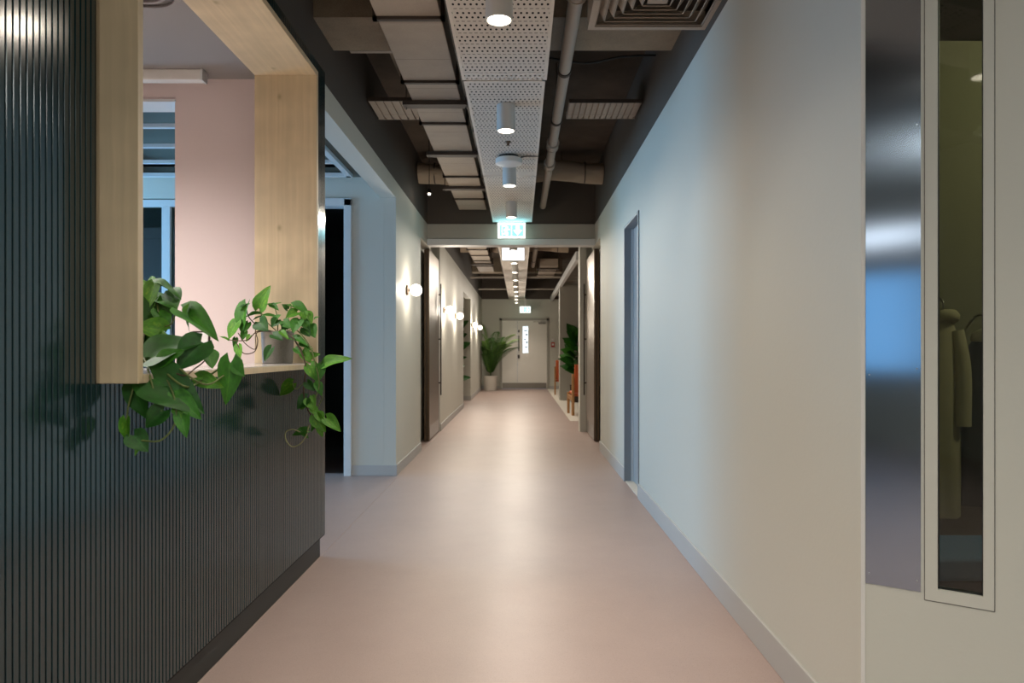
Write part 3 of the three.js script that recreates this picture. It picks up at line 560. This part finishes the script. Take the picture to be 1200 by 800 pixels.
  for (const [lab, ...b] of [['slim conduit crossing above the left duct just beyond the concrete beam', -1.22, -0.42, 3.40, 3.44, 5.08, 5.12], ['pale conduit crossing the far corridor ceiling, nearer the door beam', -1.2, 1.0, 3.02, 3.06, 17.2, 17.26], ['pale conduit crossing the far corridor ceiling, nearer the end wall', -1.2, 1.0, 3.03, 3.06, 20.6, 20.66]]) tag(obj('ceiling_conduit', bx(...b), M.pipe), lab, 'conduit');
  duct('pale rectangular duct right of the far lights near the seating bulkhead', 0.45, 0.85, 15.6, 18.3, [16.5, 17.4], [16.0, 17.9], 3.12);
}
// ---------------------------------------------------------------- plants
function leafGeo(wide, fold, droop, heart, twist = 0) {
  const nt = 9, ns = 6, pos = [], uv = [], idx = [];
  for (let i = 0; i <= nt; i++) {
    const t = i / nt, hw = wide * Math.pow(Math.sin(Math.PI * Math.pow(t * 0.985 + 0.015, 0.62)), 0.85) * (1 - 0.22 * t) + 0.004;
    for (let j = 0; j <= ns; j++) {
      const s = j / ns * 2 - 1, a = Math.abs(s);
      const y = t - heart * Math.pow(a, 1.4) * Math.pow(1 - t, 2.2), x = s * hw;
      const z = fold * a * hw - droop * t * t + 0.02 * Math.sin(t * 11 + s * 2) * a + twist * s * t * hw;
      pos.push(x, y, z); uv.push(j / ns, t);
    }
  }
  for (let i = 0; i < nt; i++) for (let j = 0; j < ns; j++) { const a = i * (ns + 1) + j, b = a + ns + 1; idx.push(a, a + 1, b, a + 1, b + 1, b); }
  const g = new THREE.BufferGeometry(); g.setAttribute('position', new THREE.Float32BufferAttribute(pos, 3)); g.setAttribute('uv', new THREE.Float32BufferAttribute(uv, 2)); g.setIndex(idx); g.computeVertexNormals(); return g;
}
const LEAF = [leafGeo(0.40, 0.28, 0.16, 0.20), leafGeo(0.44, 0.42, 0.24, 0.24, 0.2), leafGeo(0.36, 0.20, 0.10, 0.16, -0.25), leafGeo(0.22, 0.5, 0.2, 0.1)];
const FIG = leafGeo(0.36, 0.18, 0.12, 0.05);
function leaf(parent, base, tip, normal, geo, mat, wide = 1) {
  const y = tip.clone().sub(base), len = y.length(); y.normalize();
  const z = normal.clone().addScaledVector(y, -normal.dot(y)).normalize(), x = y.clone().cross(z).normalize();
  const m = new THREE.Mesh(geo, mat); m.name = 'leaf'; m.castShadow = m.receiveShadow = true;
  m.matrix.makeBasis(x, y, z); m.quaternion.setFromRotationMatrix(m.matrix); m.scale.set(len * wide, len, len); m.position.copy(base).sub(parent.position); parent.add(m); return m;
}
function stemThrough(parent, pts, r, mat) { const m = obj('stem', tube(pts.map((p) => p.clone().sub(parent.position)), r, pts.length * 8, 6), mat, parent); return m; }
const pot = (parent, r0, r1, h, mat) => {
  obj('pot', lathe([[0, 0], [r0 - 0.004, 0], [r0, 0.004], [r1, h - 0.004], [r1 - 0.003, h], [r1 - 0.008, h], [r1 - 0.011, h - 0.02], [0, h - 0.02]], 40), mat, parent);
  obj('soil', cyl(r1 - 0.012, r1 - 0.012, 0.004, 24, 0, h - 0.017, 0), M.soil, parent);
};
const LEDGE = HATCH.y0 + 0.028;
{ // left pothos
  const t = thing('potted_pothos', 'large leaved green pothos trailing from the left end of the hatch ledge beside the jamb', 'plant', [-1.29, LEDGE, -2.27]);
  pot(t, 0.062, 0.082, 0.13, M.potWhite);
  const crown = V(-1.27, LEDGE + 0.13, -2.27);
  // base px, tip px, depth of base, depth of tip, normal, geometry, material, width
  const L = [
    [[178, 330], [212, 341], 2.34, 2.28, [0.1, 1, 0.35], 3, 'A', 0.6], [[181, 333], [170, 362], 2.33, 2.3, [-0.2, 0.3, 1], 0, 'L', 1.0],
    [[186, 330], [197, 336], 2.36, 2.4, [0, 1, 0.6], 0, 'L', 1.2], [[172, 338], [160, 325], 2.4, 2.42, [0.2, 0.2, 1], 3, 'L', 1.2], [[180, 334], [176, 320], 2.4, 2.44, [0.2, 0.2, 1], 3, 'L', 1],
    [[194, 344], [206, 358], 2.36, 2.30, [0.4, 0.2, 0.8], 0, 'A', 1.3], [[178, 352], [164, 374], 2.36, 2.28, [-0.3, 0.2, 1], 0, 'B', 1.2],
    [[186, 350], [181, 388], 2.34, 2.27, [0.25, 0.25, 1], 1, 'D', 1.15], [[192, 388], [160, 380], 2.26, 2.2, [0, 0.5, 1], 1, 'L', 1.15], [[186, 366], [196, 386], 2.3, 2.26, [0.8, 0.2, 0.6], 0, 'A', 1.0],
    [[216, 366], [252, 388], 2.22, 2.14, [0.05, 0.8, 0.7], 1, 'A', 0.62], [[222, 362], [219, 388], 2.22, 2.19, [-0.8, 0.2, 0.6], 2, 'D', 0.9], [[221, 366], [224, 353], 2.22, 2.23, [0.1, 0.3, 1], 0, 'L', 1.5],
    [[178, 419], [231, 393], 2.12, 2.14, [-0.15, 0.75, 0.8], 1, 'D', 1.15], [[186, 424], [214, 409], 2.10, 2.08, [0.3, 0.6, 0.9], 2, 'A', 0.9], [[236, 402], [207, 430], 2.16, 2.1, [0.3, 0.4, 1], 1, 'D', 1.15],
    [[243, 410], [250, 430], 2.2, 2.16, [0.8, 0.2, 0.7], 2, 'A', 1.2], [[167, 394], [172, 428], 2.3, 2.26, [-0.1, 0.1, 1], 0, 'D', 1.2],
    [[231, 442], [262, 453], 2.2, 2.2, [0.1, 0.4, 1], 2, 'B', 0.9], [[240, 452], [240, 436], 2.21, 2.22, [0.4, 0.1, 1], 0, 'A', 1.1], [[270, 425], [266, 473], 2.25, 2.22, [0.5, 0.1, 0.9], 1, 'A', 0.72], [[276, 430], [286, 440], 2.25, 2.24, [0.3, 0.3, 1], 0, 'A', 1.2],
    [[180, 444], [235, 478], 2.08, 2.05, [-0.05, 0.6, 0.9], 1, 'D', 0.95], [[199, 446], [186, 436], 2.08, 2.1, [0.1, 0.2, 1], 0, 'D', 1.3], [[205, 462], [236, 490], 2.07, 2.06, [0.5, 0.35, 0.9], 2, 'A', 0.8], [[155, 450], [171, 492], 2.07, 2.05, [-0.15, 0.25, 1], 2, 'D', 0.95],
    [[192, 481], [168, 500], 2.05, 2.03, [0.2, 0.4, 1], 1, 'D', 1.1], [[148, 491], [146, 518], 2.04, 2.03, [-0.4, 0.2, 1], 0, 'B', 1.0], [[157, 510], [172, 528], 2.04, 2.03, [0.3, 0.3, 1], 1, 'D', 1.3], [[164, 520], [157, 534], 2.04, 2.03, [0.2, 0.3, 1], 3, 'B', 1],
    [[212, 484], [218, 512], 2.06, 2.04, [0.3, 0.2, 1], 0, 'A', 0.8], [[206, 478], [212, 490], 2.06, 2.05, [0.3, 0.3, 1], 0, 'L', 1.1],
  ];
  const mats = { A: M.leafA, B: M.leafB, D: M.leafDark, L: M.leafB };
  for (const [b, e, d0, d1, n, g, m, w] of L) leaf(t, at(...b, d0), at(...e, d1), V(...n), LEAF[g], mats[m], w);
  const S = (pts, r = 0.0028, m = M.stem) => stemThrough(t, [crown, ...pts.map(([x, y, d]) => at(x, y, d))], r, m);
  S([[172, 410, 2.2], [190, 432, 2.1], [215, 452, 2.06], [236, 446, 2.2], [268, 424, 2.25]], 0.0034); S([[178, 415, 2.18], [205, 428, 2.1], [228, 445, 2.06], [245, 450, 2.14], [262, 440, 2.22]], 0.003);
  S([[168, 418, 2.15], [176, 442, 2.07], [184, 470, 2.05], [190, 482, 2.05]], 0.003); S([[166, 425, 2.12], [158, 448, 2.06], [150, 478, 2.05], [148, 492, 2.04]]);
  S([[188, 432, 2.1], [204, 466, 2.06], [205, 496, 2.05], [188, 516, 2.04], [166, 516, 2.04]], 0.0026, M.stem); S([[200, 380, 2.26], [206, 368, 2.24], [216, 366, 2.22]], 0.0024); S([[184, 370, 2.3], [181, 345, 2.34], [181, 333, 2.34]], 0.0026);
  S([[215, 440, 2.08], [228, 432, 2.14], [240, 422, 2.18], [244, 411, 2.2]], 0.0022, M.stemBrown); S([[190, 380, 2.3], [196, 358, 2.34], [194, 345, 2.36]], 0.002);
}
{ // right pothos
  const t = thing('potted_pothos', 'small leaved pothos in a grey pot at the far right end of the hatch ledge', 'plant', [-1.245, LEDGE, -3.645]);
  pot(t, 0.074, 0.082, 0.165, M.potGrey);
  const crown = V(-1.245, LEDGE + 0.16, -3.645), D = 3.6;
  const mats = { A: M.leafA, B: M.leafB, D: M.leafDark, L: M.leafB };
  const L = [
    [[304, 361], [314, 334], 3.62, 3.6, [-0.3, 0.1, 1], 0, 'L', 0.95], [[289, 358], [278, 389], 3.6, 3.55, [-0.5, 0.2, 0.8], 1, 'A', 0.75], [[291, 357], [278, 359], 3.6, 3.58, [0, 1, 0.4], 0, 'D', 0.7], [[278, 377], [266, 397], 3.58, 3.55, [-0.3, 0.2, 1], 0, 'L', 0.95], [[268, 399], [257, 392], 3.56, 3.55, [0, 1, 0.5], 3, 'B', 0.9],
    [[279, 405], [281, 419], 3.56, 3.54, [-0.2, 0.2, 1], 0, 'L', 1.0], [[291, 378], [286, 389], 3.58, 3.56, [0.2, 0.2, 1], 0, 'A', 0.9], [[287, 388], [283, 399], 3.58, 3.56, [0.2, 0.2, 1], 0, 'A', 0.9], [[276, 396], [274, 407], 3.57, 3.56, [0.6, 0.2, 0.8], 0, 'A', 0.8], [[293, 393], [288, 400], 3.57, 3.56, [0.2, 0.5, 1], 0, 'L', 1],
    [[304, 368], [288, 368], 3.6, 3.55, [0, 1, 0.5], 1, 'A', 0.6], [[306, 371], [295, 374], 3.6, 3.56, [0, 1, 0.3], 0, 'D', 0.6], [[304, 377], [312, 386], 3.58, 3.54, [-0.2, 0.3, 1], 1, 'D', 1.4], [[321, 371], [306, 367], 3.58, 3.54, [0, 0.9, 0.6], 0, 'A', 0.8], [[322, 376], [327, 368], 3.56, 3.54, [0.1, 0.7, 0.7], 1, 'A', 1.4],
    [[325, 375], [318, 382], 3.55, 3.52, [0.1, 0.5, 0.9], 1, 'D', 1.4], [[322, 358], [310, 355], 3.6, 3.58, [0, 1, 0.5], 0, 'A', 0.7], [[321, 358], [329, 353], 3.6, 3.6, [0.2, 0.8, 0.5], 3, 'B', 1.2], [[318, 357], [326, 362], 3.6, 3.57, [0, 0.7, 0.7], 0, 'A', 0.8], [[337, 362], [331, 356], 3.6, 3.58, [0.2, 0.7, 0.7], 0, 'A', 1.5],
    [[343, 358], [362, 365], 3.6, 3.55, [0.1, 0.9, 0.6], 1, 'A', 0.8], [[341, 357], [331, 359], 3.62, 3.6, [0, 0.9, 0.5], 2, 'B', 0.9], [[348, 366], [335, 370], 3.55, 3.5, [0.1, 0.7, 0.8], 1, 'B', 1.1], [[350, 376], [342, 388], 3.52, 3.48, [-0.2, 0.4, 1], 1, 'A', 1.25], [[352, 374], [362, 384], 3.54, 3.5, [0.3, 0.4, 0.9], 1, 'A', 1.1], [[360, 366], [366, 378], 3.55, 3.52, [0.6, 0.3, 0.8], 0, 'B', 0.9],
    [[362, 382], [369, 394], 3.54, 3.5, [0.3, 0.3, 1], 0, 'A', 1.2], [[356, 384], [363, 394], 3.52, 3.5, [0.1, 0.3, 1], 2, 'D', 1.3], [[335, 386], [330, 380], 3.52, 3.5, [-0.1, 0.6, 0.8], 0, 'D', 1.6], [[320, 392], [331, 397], 3.5, 3.47, [0, 0.7, 0.8], 0, 'D', 1.0], [[329, 388], [338, 396], 3.5, 3.47, [0.2, 0.6, 0.9], 3, 'B', 1.2],
    [[343, 397], [360, 401], 3.5, 3.46, [0.1, 0.9, 0.6], 1, 'A', 0.75], [[318, 408], [308, 422], 3.52, 3.50, [-0.2, 0.3, 1], 1, 'D', 0.85], [[346, 408], [356, 416], 3.48, 3.46, [0.1, 0.7, 0.8], 2, 'A', 0.9], [[364, 408], [352, 413], 3.5, 3.47, [0, 0.8, 0.7], 0, 'B', 0.9], [[350, 403], [366, 408], 3.5, 3.46, [0, 0.9, 0.6], 3, 'A', 1.0],
    [[356, 413], [364, 424], 3.48, 3.46, [0.1, 0.3, 1], 1, 'B', 1.0], [[362, 418], [374, 414], 3.5, 3.48, [0.2, 0.4, 0.9], 0, 'L', 0.9], [[378, 428], [407, 416], 3.5, 3.42, [-0.1, 0.6, 0.8], 3, 'L', 1.05], [[364, 428], [372, 446], 3.47, 3.45, [0.1, 0.2, 1], 1, 'B', 1.0], [[376, 428], [371, 450], 3.47, 3.45, [0.5, 0.2, 0.9], 2, 'A', 0.8], [[360, 448], [368, 458], 3.46, 3.45, [-0.2, 0.3, 1], 1, 'D', 1.0], [[372, 449], [377, 463], 3.47, 3.45, [0.4, 0.2, 1], 0, 'A', 0.9],
    [[343, 449], [326, 463], 3.5, 3.5, [-0.1, 0.3, 1], 0, 'B', 1.05], [[360, 466], [347, 478], 3.46, 3.44, [-0.1, 0.4, 1], 1, 'D', 1.1], [[362, 468], [368, 480], 3.46, 3.44, [0.2, 0.3, 1], 1, 'L', 1.2], [[358, 470], [352, 480], 3.46, 3.45, [0, 0.3, 1], 0, 'B', 1.2], [[366, 464], [369, 474], 3.46, 3.45, [0.4, 0.3, 1], 0, 'L', 0.9],
    [[383, 490], [399, 504], 3.46, 3.44, [0.1, 0.5, 0.9], 1, 'L', 0.85], [[373, 484], [379, 496], 3.46, 3.44, [0.3, 0.4, 1], 0, 'B', 1.1], [[370, 488], [380, 506], 3.46, 3.44, [-0.2, 0.3, 1], 1, 'B', 0.95], [[370, 494], [364, 506], 3.46, 3.45, [-0.2, 0.3, 1], 2, 'A', 0.9], [[374, 500], [378, 512], 3.46, 3.45, [0.2, 0.3, 1], 0, 'L', 0.9], [[360, 505], [341, 508], 3.48, 3.47, [0, 0.7, 0.8], 1, 'A', 0.7], [[352, 503], [361, 513], 3.48, 3.47, [0.1, 0.4, 1], 0, 'A', 0.8], [[366, 478], [374, 486], 3.46, 3.45, [0.3, 0.3, 1], 0, 'B', 1.1],
    [[368, 374], [373, 370], 3.55, 3.53, [0.2, 0.6, 0.7], 3, 'B', 1.1], [[355, 366], [358, 374], 3.54, 3.52, [0.2, 0.5, 0.9], 0, 'B', 1.4], [[332, 376], [340, 384], 3.52, 3.5, [0, 0.5, 0.9], 2, 'A', 1.3],
  ];
  for (const [b, e, d0, d1, n, g, m, w] of L) leaf(t, at(...b, d0), at(...e, d1), V(...n), LEAF[g], mats[m], w);
  const S = (pts, r = 0.0026, m = M.stem) => stemThrough(t, [crown, ...pts.map(([x, y, d]) => at(x, y, d))], r, m);
  S([[340, 392, 3.5], [352, 410, 3.47], [358, 428, 3.46], [357, 446, 3.46], [356, 462, 3.46], [362, 482, 3.46], [372, 496, 3.46]], 0.004, M.stemBrown);
  S([[345, 385, 3.52], [362, 404, 3.48], [370, 428, 3.46], [374, 452, 3.46], [366, 478, 3.46], [372, 505, 3.46]], 0.0035);
  S([[308, 372, 3.6], [304, 361, 3.62]]); S([[306, 384, 3.58], [292, 372, 3.58], [288, 358, 3.6]], 0.0026, M.stemBrown); S([[302, 388, 3.57], [290, 398, 3.56], [276, 399, 3.56], [268, 398, 3.56]], 0.0026, M.stemBrown);
  S([[300, 386, 3.57], [302, 400, 3.56], [298, 412, 3.55], [286, 414, 3.55], [277, 402, 3.56]], 0.0026, M.stemBrown); S([[301, 390, 3.57], [299, 409, 3.55], [287, 402, 3.56], [279, 390, 3.57]], 0.0022, M.stemBrown);
  S([[325, 372, 3.56], [322, 360, 3.6]]); S([[336, 378, 3.54], [341, 360, 3.6]]); S([[345, 384, 3.52], [358, 372, 3.54]]);
  const C = (pts, r, m) => stemThrough(t, pts.map(([x, y]) => at(x, y, 3.47)), r, m);
  C([[362, 498], [358, 512], [350, 521], [342, 523], [335, 515], [335, 506], [342, 503], [352, 506]], 0.003, std(0x9a9a6c, 0.6)); C([[357, 448], [346, 456], [343, 450]], 0.0022, M.stem); C([[374, 455], [378, 464], [372, 478]], 0.0022, M.stem);
}
{ // palm in a white pot by the end door
  const t = thing('potted_palm', 'tall feathery palm in a white cylinder pot left of the end door', 'plant', [-0.93, 0, -22.5]);
  pot(t, 0.20, 0.225, 0.46, M.potWhite);
  for (let k = 0; k < 30; k++) {
    const a = k * 2.399 + 0.4, up = 0.55 + 0.75 * rnd(), R = rr(0.5, 1.1), H = rr(0.7, 1.5) * up + 0.25; const pts = [];
    for (let i = 0; i <= 10; i++) { const s = i / 10; pts.push(V(Math.cos(a) * R * Math.pow(s, 1.5) * 0.95, 0.44 + H * (s * 1.25 - 0.42 * s * s * s), Math.sin(a) * R * 0.6 * Math.pow(s, 1.5))); }
    if (pts[10].x < -0.27) for (const p of pts) if (p.x < 0) p.x *= 0.27 / -pts[10].x;
    const gs = [tube(pts, 0.007, 12, 4)], P = [], I = [];
    for (let i = 3; i <= 30; i++) for (const sd of [-1, 1]) {
      const s = i / 30, c = new THREE.CatmullRomCurve3(pts), p = c.getPoint(s), tan = c.getTangent(s), side = V(-Math.sin(a), 0.12, Math.cos(a)).multiplyScalar(sd), len = 0.30 * Math.sin(Math.PI * (0.12 + 0.84 * s));
      const e = p.clone().addScaledVector(side, len * 0.75).addScaledVector(tan, len * 0.6).add(V(0, -len * 0.28, 0)), m = p.clone().lerp(e, 0.45).add(V(0, len * 0.08, 0)), w = tan.clone().multiplyScalar(0.017), n0 = P.length / 3;
      e.x = Math.max(e.x, -0.285); m.x = Math.max(m.x, -0.285); for (const q of [p, m.clone().add(w), m.clone().sub(w), e]) P.push(q.x, q.y, q.z); I.push(n0, n0 + 1, n0 + 2, n0 + 2, n0 + 1, n0 + 3);
    }
    const g = new THREE.BufferGeometry(); g.setAttribute('position', new THREE.Float32BufferAttribute(P, 3)); g.setAttribute('uv', new THREE.Float32BufferAttribute(new Float32Array(P.length / 3 * 2), 2)); g.setIndex(I); g.computeVertexNormals(); gs.push(g);
    obj('frond', gs, k % 4 === 1 ? M.palmLight : M.palm, t);
  }
}
function leafy(name, label, pos, potArgs, trunkH, leaves, spreadX, spreadZ, len, y0, y1, lean) {
  const t = thing(name, label, 'plant', pos);
  pot(t, ...potArgs);
  const base = V(...pos);
  obj('trunk', tube([V(0, potArgs[2] - 0.03, 0), V(lean * 0.4, trunkH * 0.5, 0.02), V(lean, trunkH, 0)], 0.016, 16, 7), M.stemBrown, t);
  for (let k = 0; k < leaves; k++) {
    const s = k / (leaves - 1), a = k * 2.399, y = y0 + (y1 - y0) * s, rad = 0.35 + 0.65 * Math.sin(Math.PI * (0.15 + 0.75 * s));
    const b = V(lean * s + Math.cos(a) * spreadX * 0.25 * rad, y, Math.sin(a) * spreadZ * 0.25 * rad), dir = V(Math.cos(a) * spreadX * rad, 0.12 + 0.25 * (s - 0.3), Math.sin(a) * spreadZ * rad).normalize().multiplyScalar(len * rr(0.8, 1.15));
    leaf(t, b.clone().add(base), b.clone().add(dir).add(base), V(rr(-0.2, 0.2), 0.7, 0.75), FIG, k % 5 === 2 ? M.leafA : M.fig, rr(0.95, 1.25));
  }
  return t;
}
leafy('fiddle_fig', 'broad leaved fig plant in front of the grey column behind the orange chair', [1.40, 0, -17.3], [0.15, 0.18, 0.42, M.bronze], 1.45, 34, 0.42, 0.34, 0.36, 0.72, 1.62, 0.02);
leafy('leafy_shrub', 'dark leafed plant poking out of the opening in the left wall', [-1.62, 0, -17.2], [0.15, 0.18, 0.40, M.potWhite], 2.0, 30, 0.32, 0.34, 0.34, 0.55, 2.25, 0.03);
// ---------------------------------------------------------------- chairs
{
  function chair(label, x, d, turn) {
    const t = thing('lounge_chair', label, 'chair', [x, 0, -d], 'orange chairs in the seating area'); t.rotation.y = turn;
    for (const s of [-1, 1]) {
      const z = s * 0.27, leg = (pts) => { const g = new THREE.ExtrudeGeometry(new THREE.Shape(pts.map((p) => new THREE.Vector2(...p))), { depth: 0.035, bevelEnabled: true, bevelSize: 0.005, bevelThickness: 0.005, bevelSegments: 2 }); g.translate(0, 0, z - 0.0175); return flat(g); };
      obj('leg', leg([[-0.05, 0], [0.045, 0], [0.02, 0.80], [-0.035, 0.80]]), M.chairWood, t);
      obj('leg', leg([[0.50, 0], [0.55, 0], [0.56, 0.42], [0.49, 0.42]]), M.chairWood, t);
      obj('side_rail', leg([[0.0, 0.28], [0.54, 0.32], [0.54, 0.38], [0.0, 0.35]]), M.chairWood, t);
    }
    const back = new RoundedBoxGeometry(0.04, 0.56, 0.50, 3, 0.018); back.rotateZ(0.16); back.translate(-0.02, 0.71, 0); obj('backrest', back, M.orange, t);
    const seat = new RoundedBoxGeometry(0.52, 0.06, 0.50, 3, 0.022); seat.rotateZ(0.06); seat.translate(0.28, 0.41, 0); obj('seat', seat, M.orange, t);
    return t;
  }
  chair('orange chair with a pale wood frame, the nearer one beside the door post', 1.30, 13.75, Math.PI / 2 + 0.1);
  chair('orange chair with a pale wood frame, the farther one by the end of the column', 1.28, 20.2, Math.PI / 2 - 0.05);
  const r = thing('call_point', 'small red and white call point on the wall right of the end door', 'alarm', [1.09, 1.45, -OFF + 0.02]);
  obj('box', new RoundedBoxGeometry(0.12, 0.16, 0.04, 2, 0.006), M.red, r); obj('plate', new THREE.BoxGeometry(0.07, 0.06, 0.006).translate(0, 0.01, 0.022), M.white, r);
  obj('sounder', new RoundedBoxGeometry(0.10, 0.10, 0.05, 2, 0.01).translate(0, 0.16, 0), M.white, r);
}
// ---------------------------------------------------------------- dim cloakroom behind the glass of the tall door
{
  function coat(label, x, w, top, bottom, mat, collarMat, folds) {
    const t = thing('hanging_coat', label, 'coat', [x, 0, -3.9]), n = 40, rows = 16, P = [], I = [];
    for (let i = 0; i <= rows; i++) { const s = i / rows, y = top + (bottom - top) * s, half = w * (s < 0.12 ? 0.35 + 5 * s : 0.95 + 0.12 * s);
      for (let j = 0; j <= n; j++) { const a = j / n * 2 * Math.PI, k = 1 + 0.10 * s * Math.sin(a * folds + s * 2); P.push(Math.cos(a) * half * k, y, Math.sin(a) * 0.06 * (0.7 + 0.3 * s) * k); } }
    for (let i = 0; i < rows; i++) for (let j = 0; j < n; j++) { const a = i * (n + 1) + j, b = a + n + 1; I.push(a, a + 1, b, a + 1, b + 1, b); }
    const g = new THREE.BufferGeometry(); g.setAttribute('position', new THREE.Float32BufferAttribute(P, 3)); g.setIndex(I); g.computeVertexNormals(); obj('coat_body', g, mat, t);
    const c = new THREE.TorusGeometry(w * 0.45, 0.035, 8, 20); c.rotateX(1.2); c.translate(0, top - 0.03, 0.02); obj('collar', c, collarMat, t);
    const sl = tube([V(w * 0.7, top - 0.1, 0.02), V(w * 1.0, top - 0.3, 0.04), V(w * 0.95, top - 0.62, 0.05)], 0.04, 12, 8); obj('sleeve', sl, mat, t);
    obj('hook', tube([V(0, top - 0.02, 0), V(0, top + 0.06, 0), V(0, top + 0.09, -0.05), V(0, top + 0.08, -0.1)], 0.006, 10, 6), M.kick, t);
  }
  const pale = std(0xb0a483, 0.9, { side: THREE.DoubleSide }), darkCloth = std(0x2c2a24, 0.9, { side: THREE.DoubleSide }), fur = std(0xc8c0aa, 0.95);
  coat('pale long coat hanging on the wall, dimly seen through the tall narrow door glass', 2.33, 0.085, 1.46, 0.34, pale, pale, 5);
  coat('dark long coat with a light collar behind the tall narrow door glass', 2.57, 0.12, 1.36, 0.40, darkCloth, fur, 4);
  const b = thing('bench', 'low bench with a blue cushion behind the bottom of the narrow door glass', 'bench', [2.15, 0, -3.2]);
  obj('seat_cushion', new RoundedBoxGeometry(1.0, 0.10, 0.4, 3, 0.02).translate(0, 0.32, 0), std(0x4b7ba8, 0.8), b); obj('base', new RoundedBoxGeometry(0.96, 0.27, 0.36, 2, 0.01).translate(0, 0.135, 0), M.darkRoom, b);
  const p = thing('ceiling_lamp', 'small dim ceiling lamp of the room behind the tall door', 'light', [3.5, 2.93, -2.9]);
  obj('base', cyl(0.09, 0.09, 0.02, 24, 0, 0.05, 0), M.white, p); obj('shade', flat(new THREE.SphereGeometry(0.10, 24, 12, 0, Math.PI * 2, Math.PI / 2, Math.PI / 2).translate(0, 0.045, 0)), std(0xffffff, 0.5, { emissive: new THREE.Color(1, 0.9, 0.7), emissiveIntensity: 0.8 }), p);
  const l = new THREE.PointLight(new THREE.Color(1, 0.93, 0.7), 5, 0, 2); l.position.y = -0.08; l.castShadow = true; p.add(l);
}
renderer.render(scene, camera);
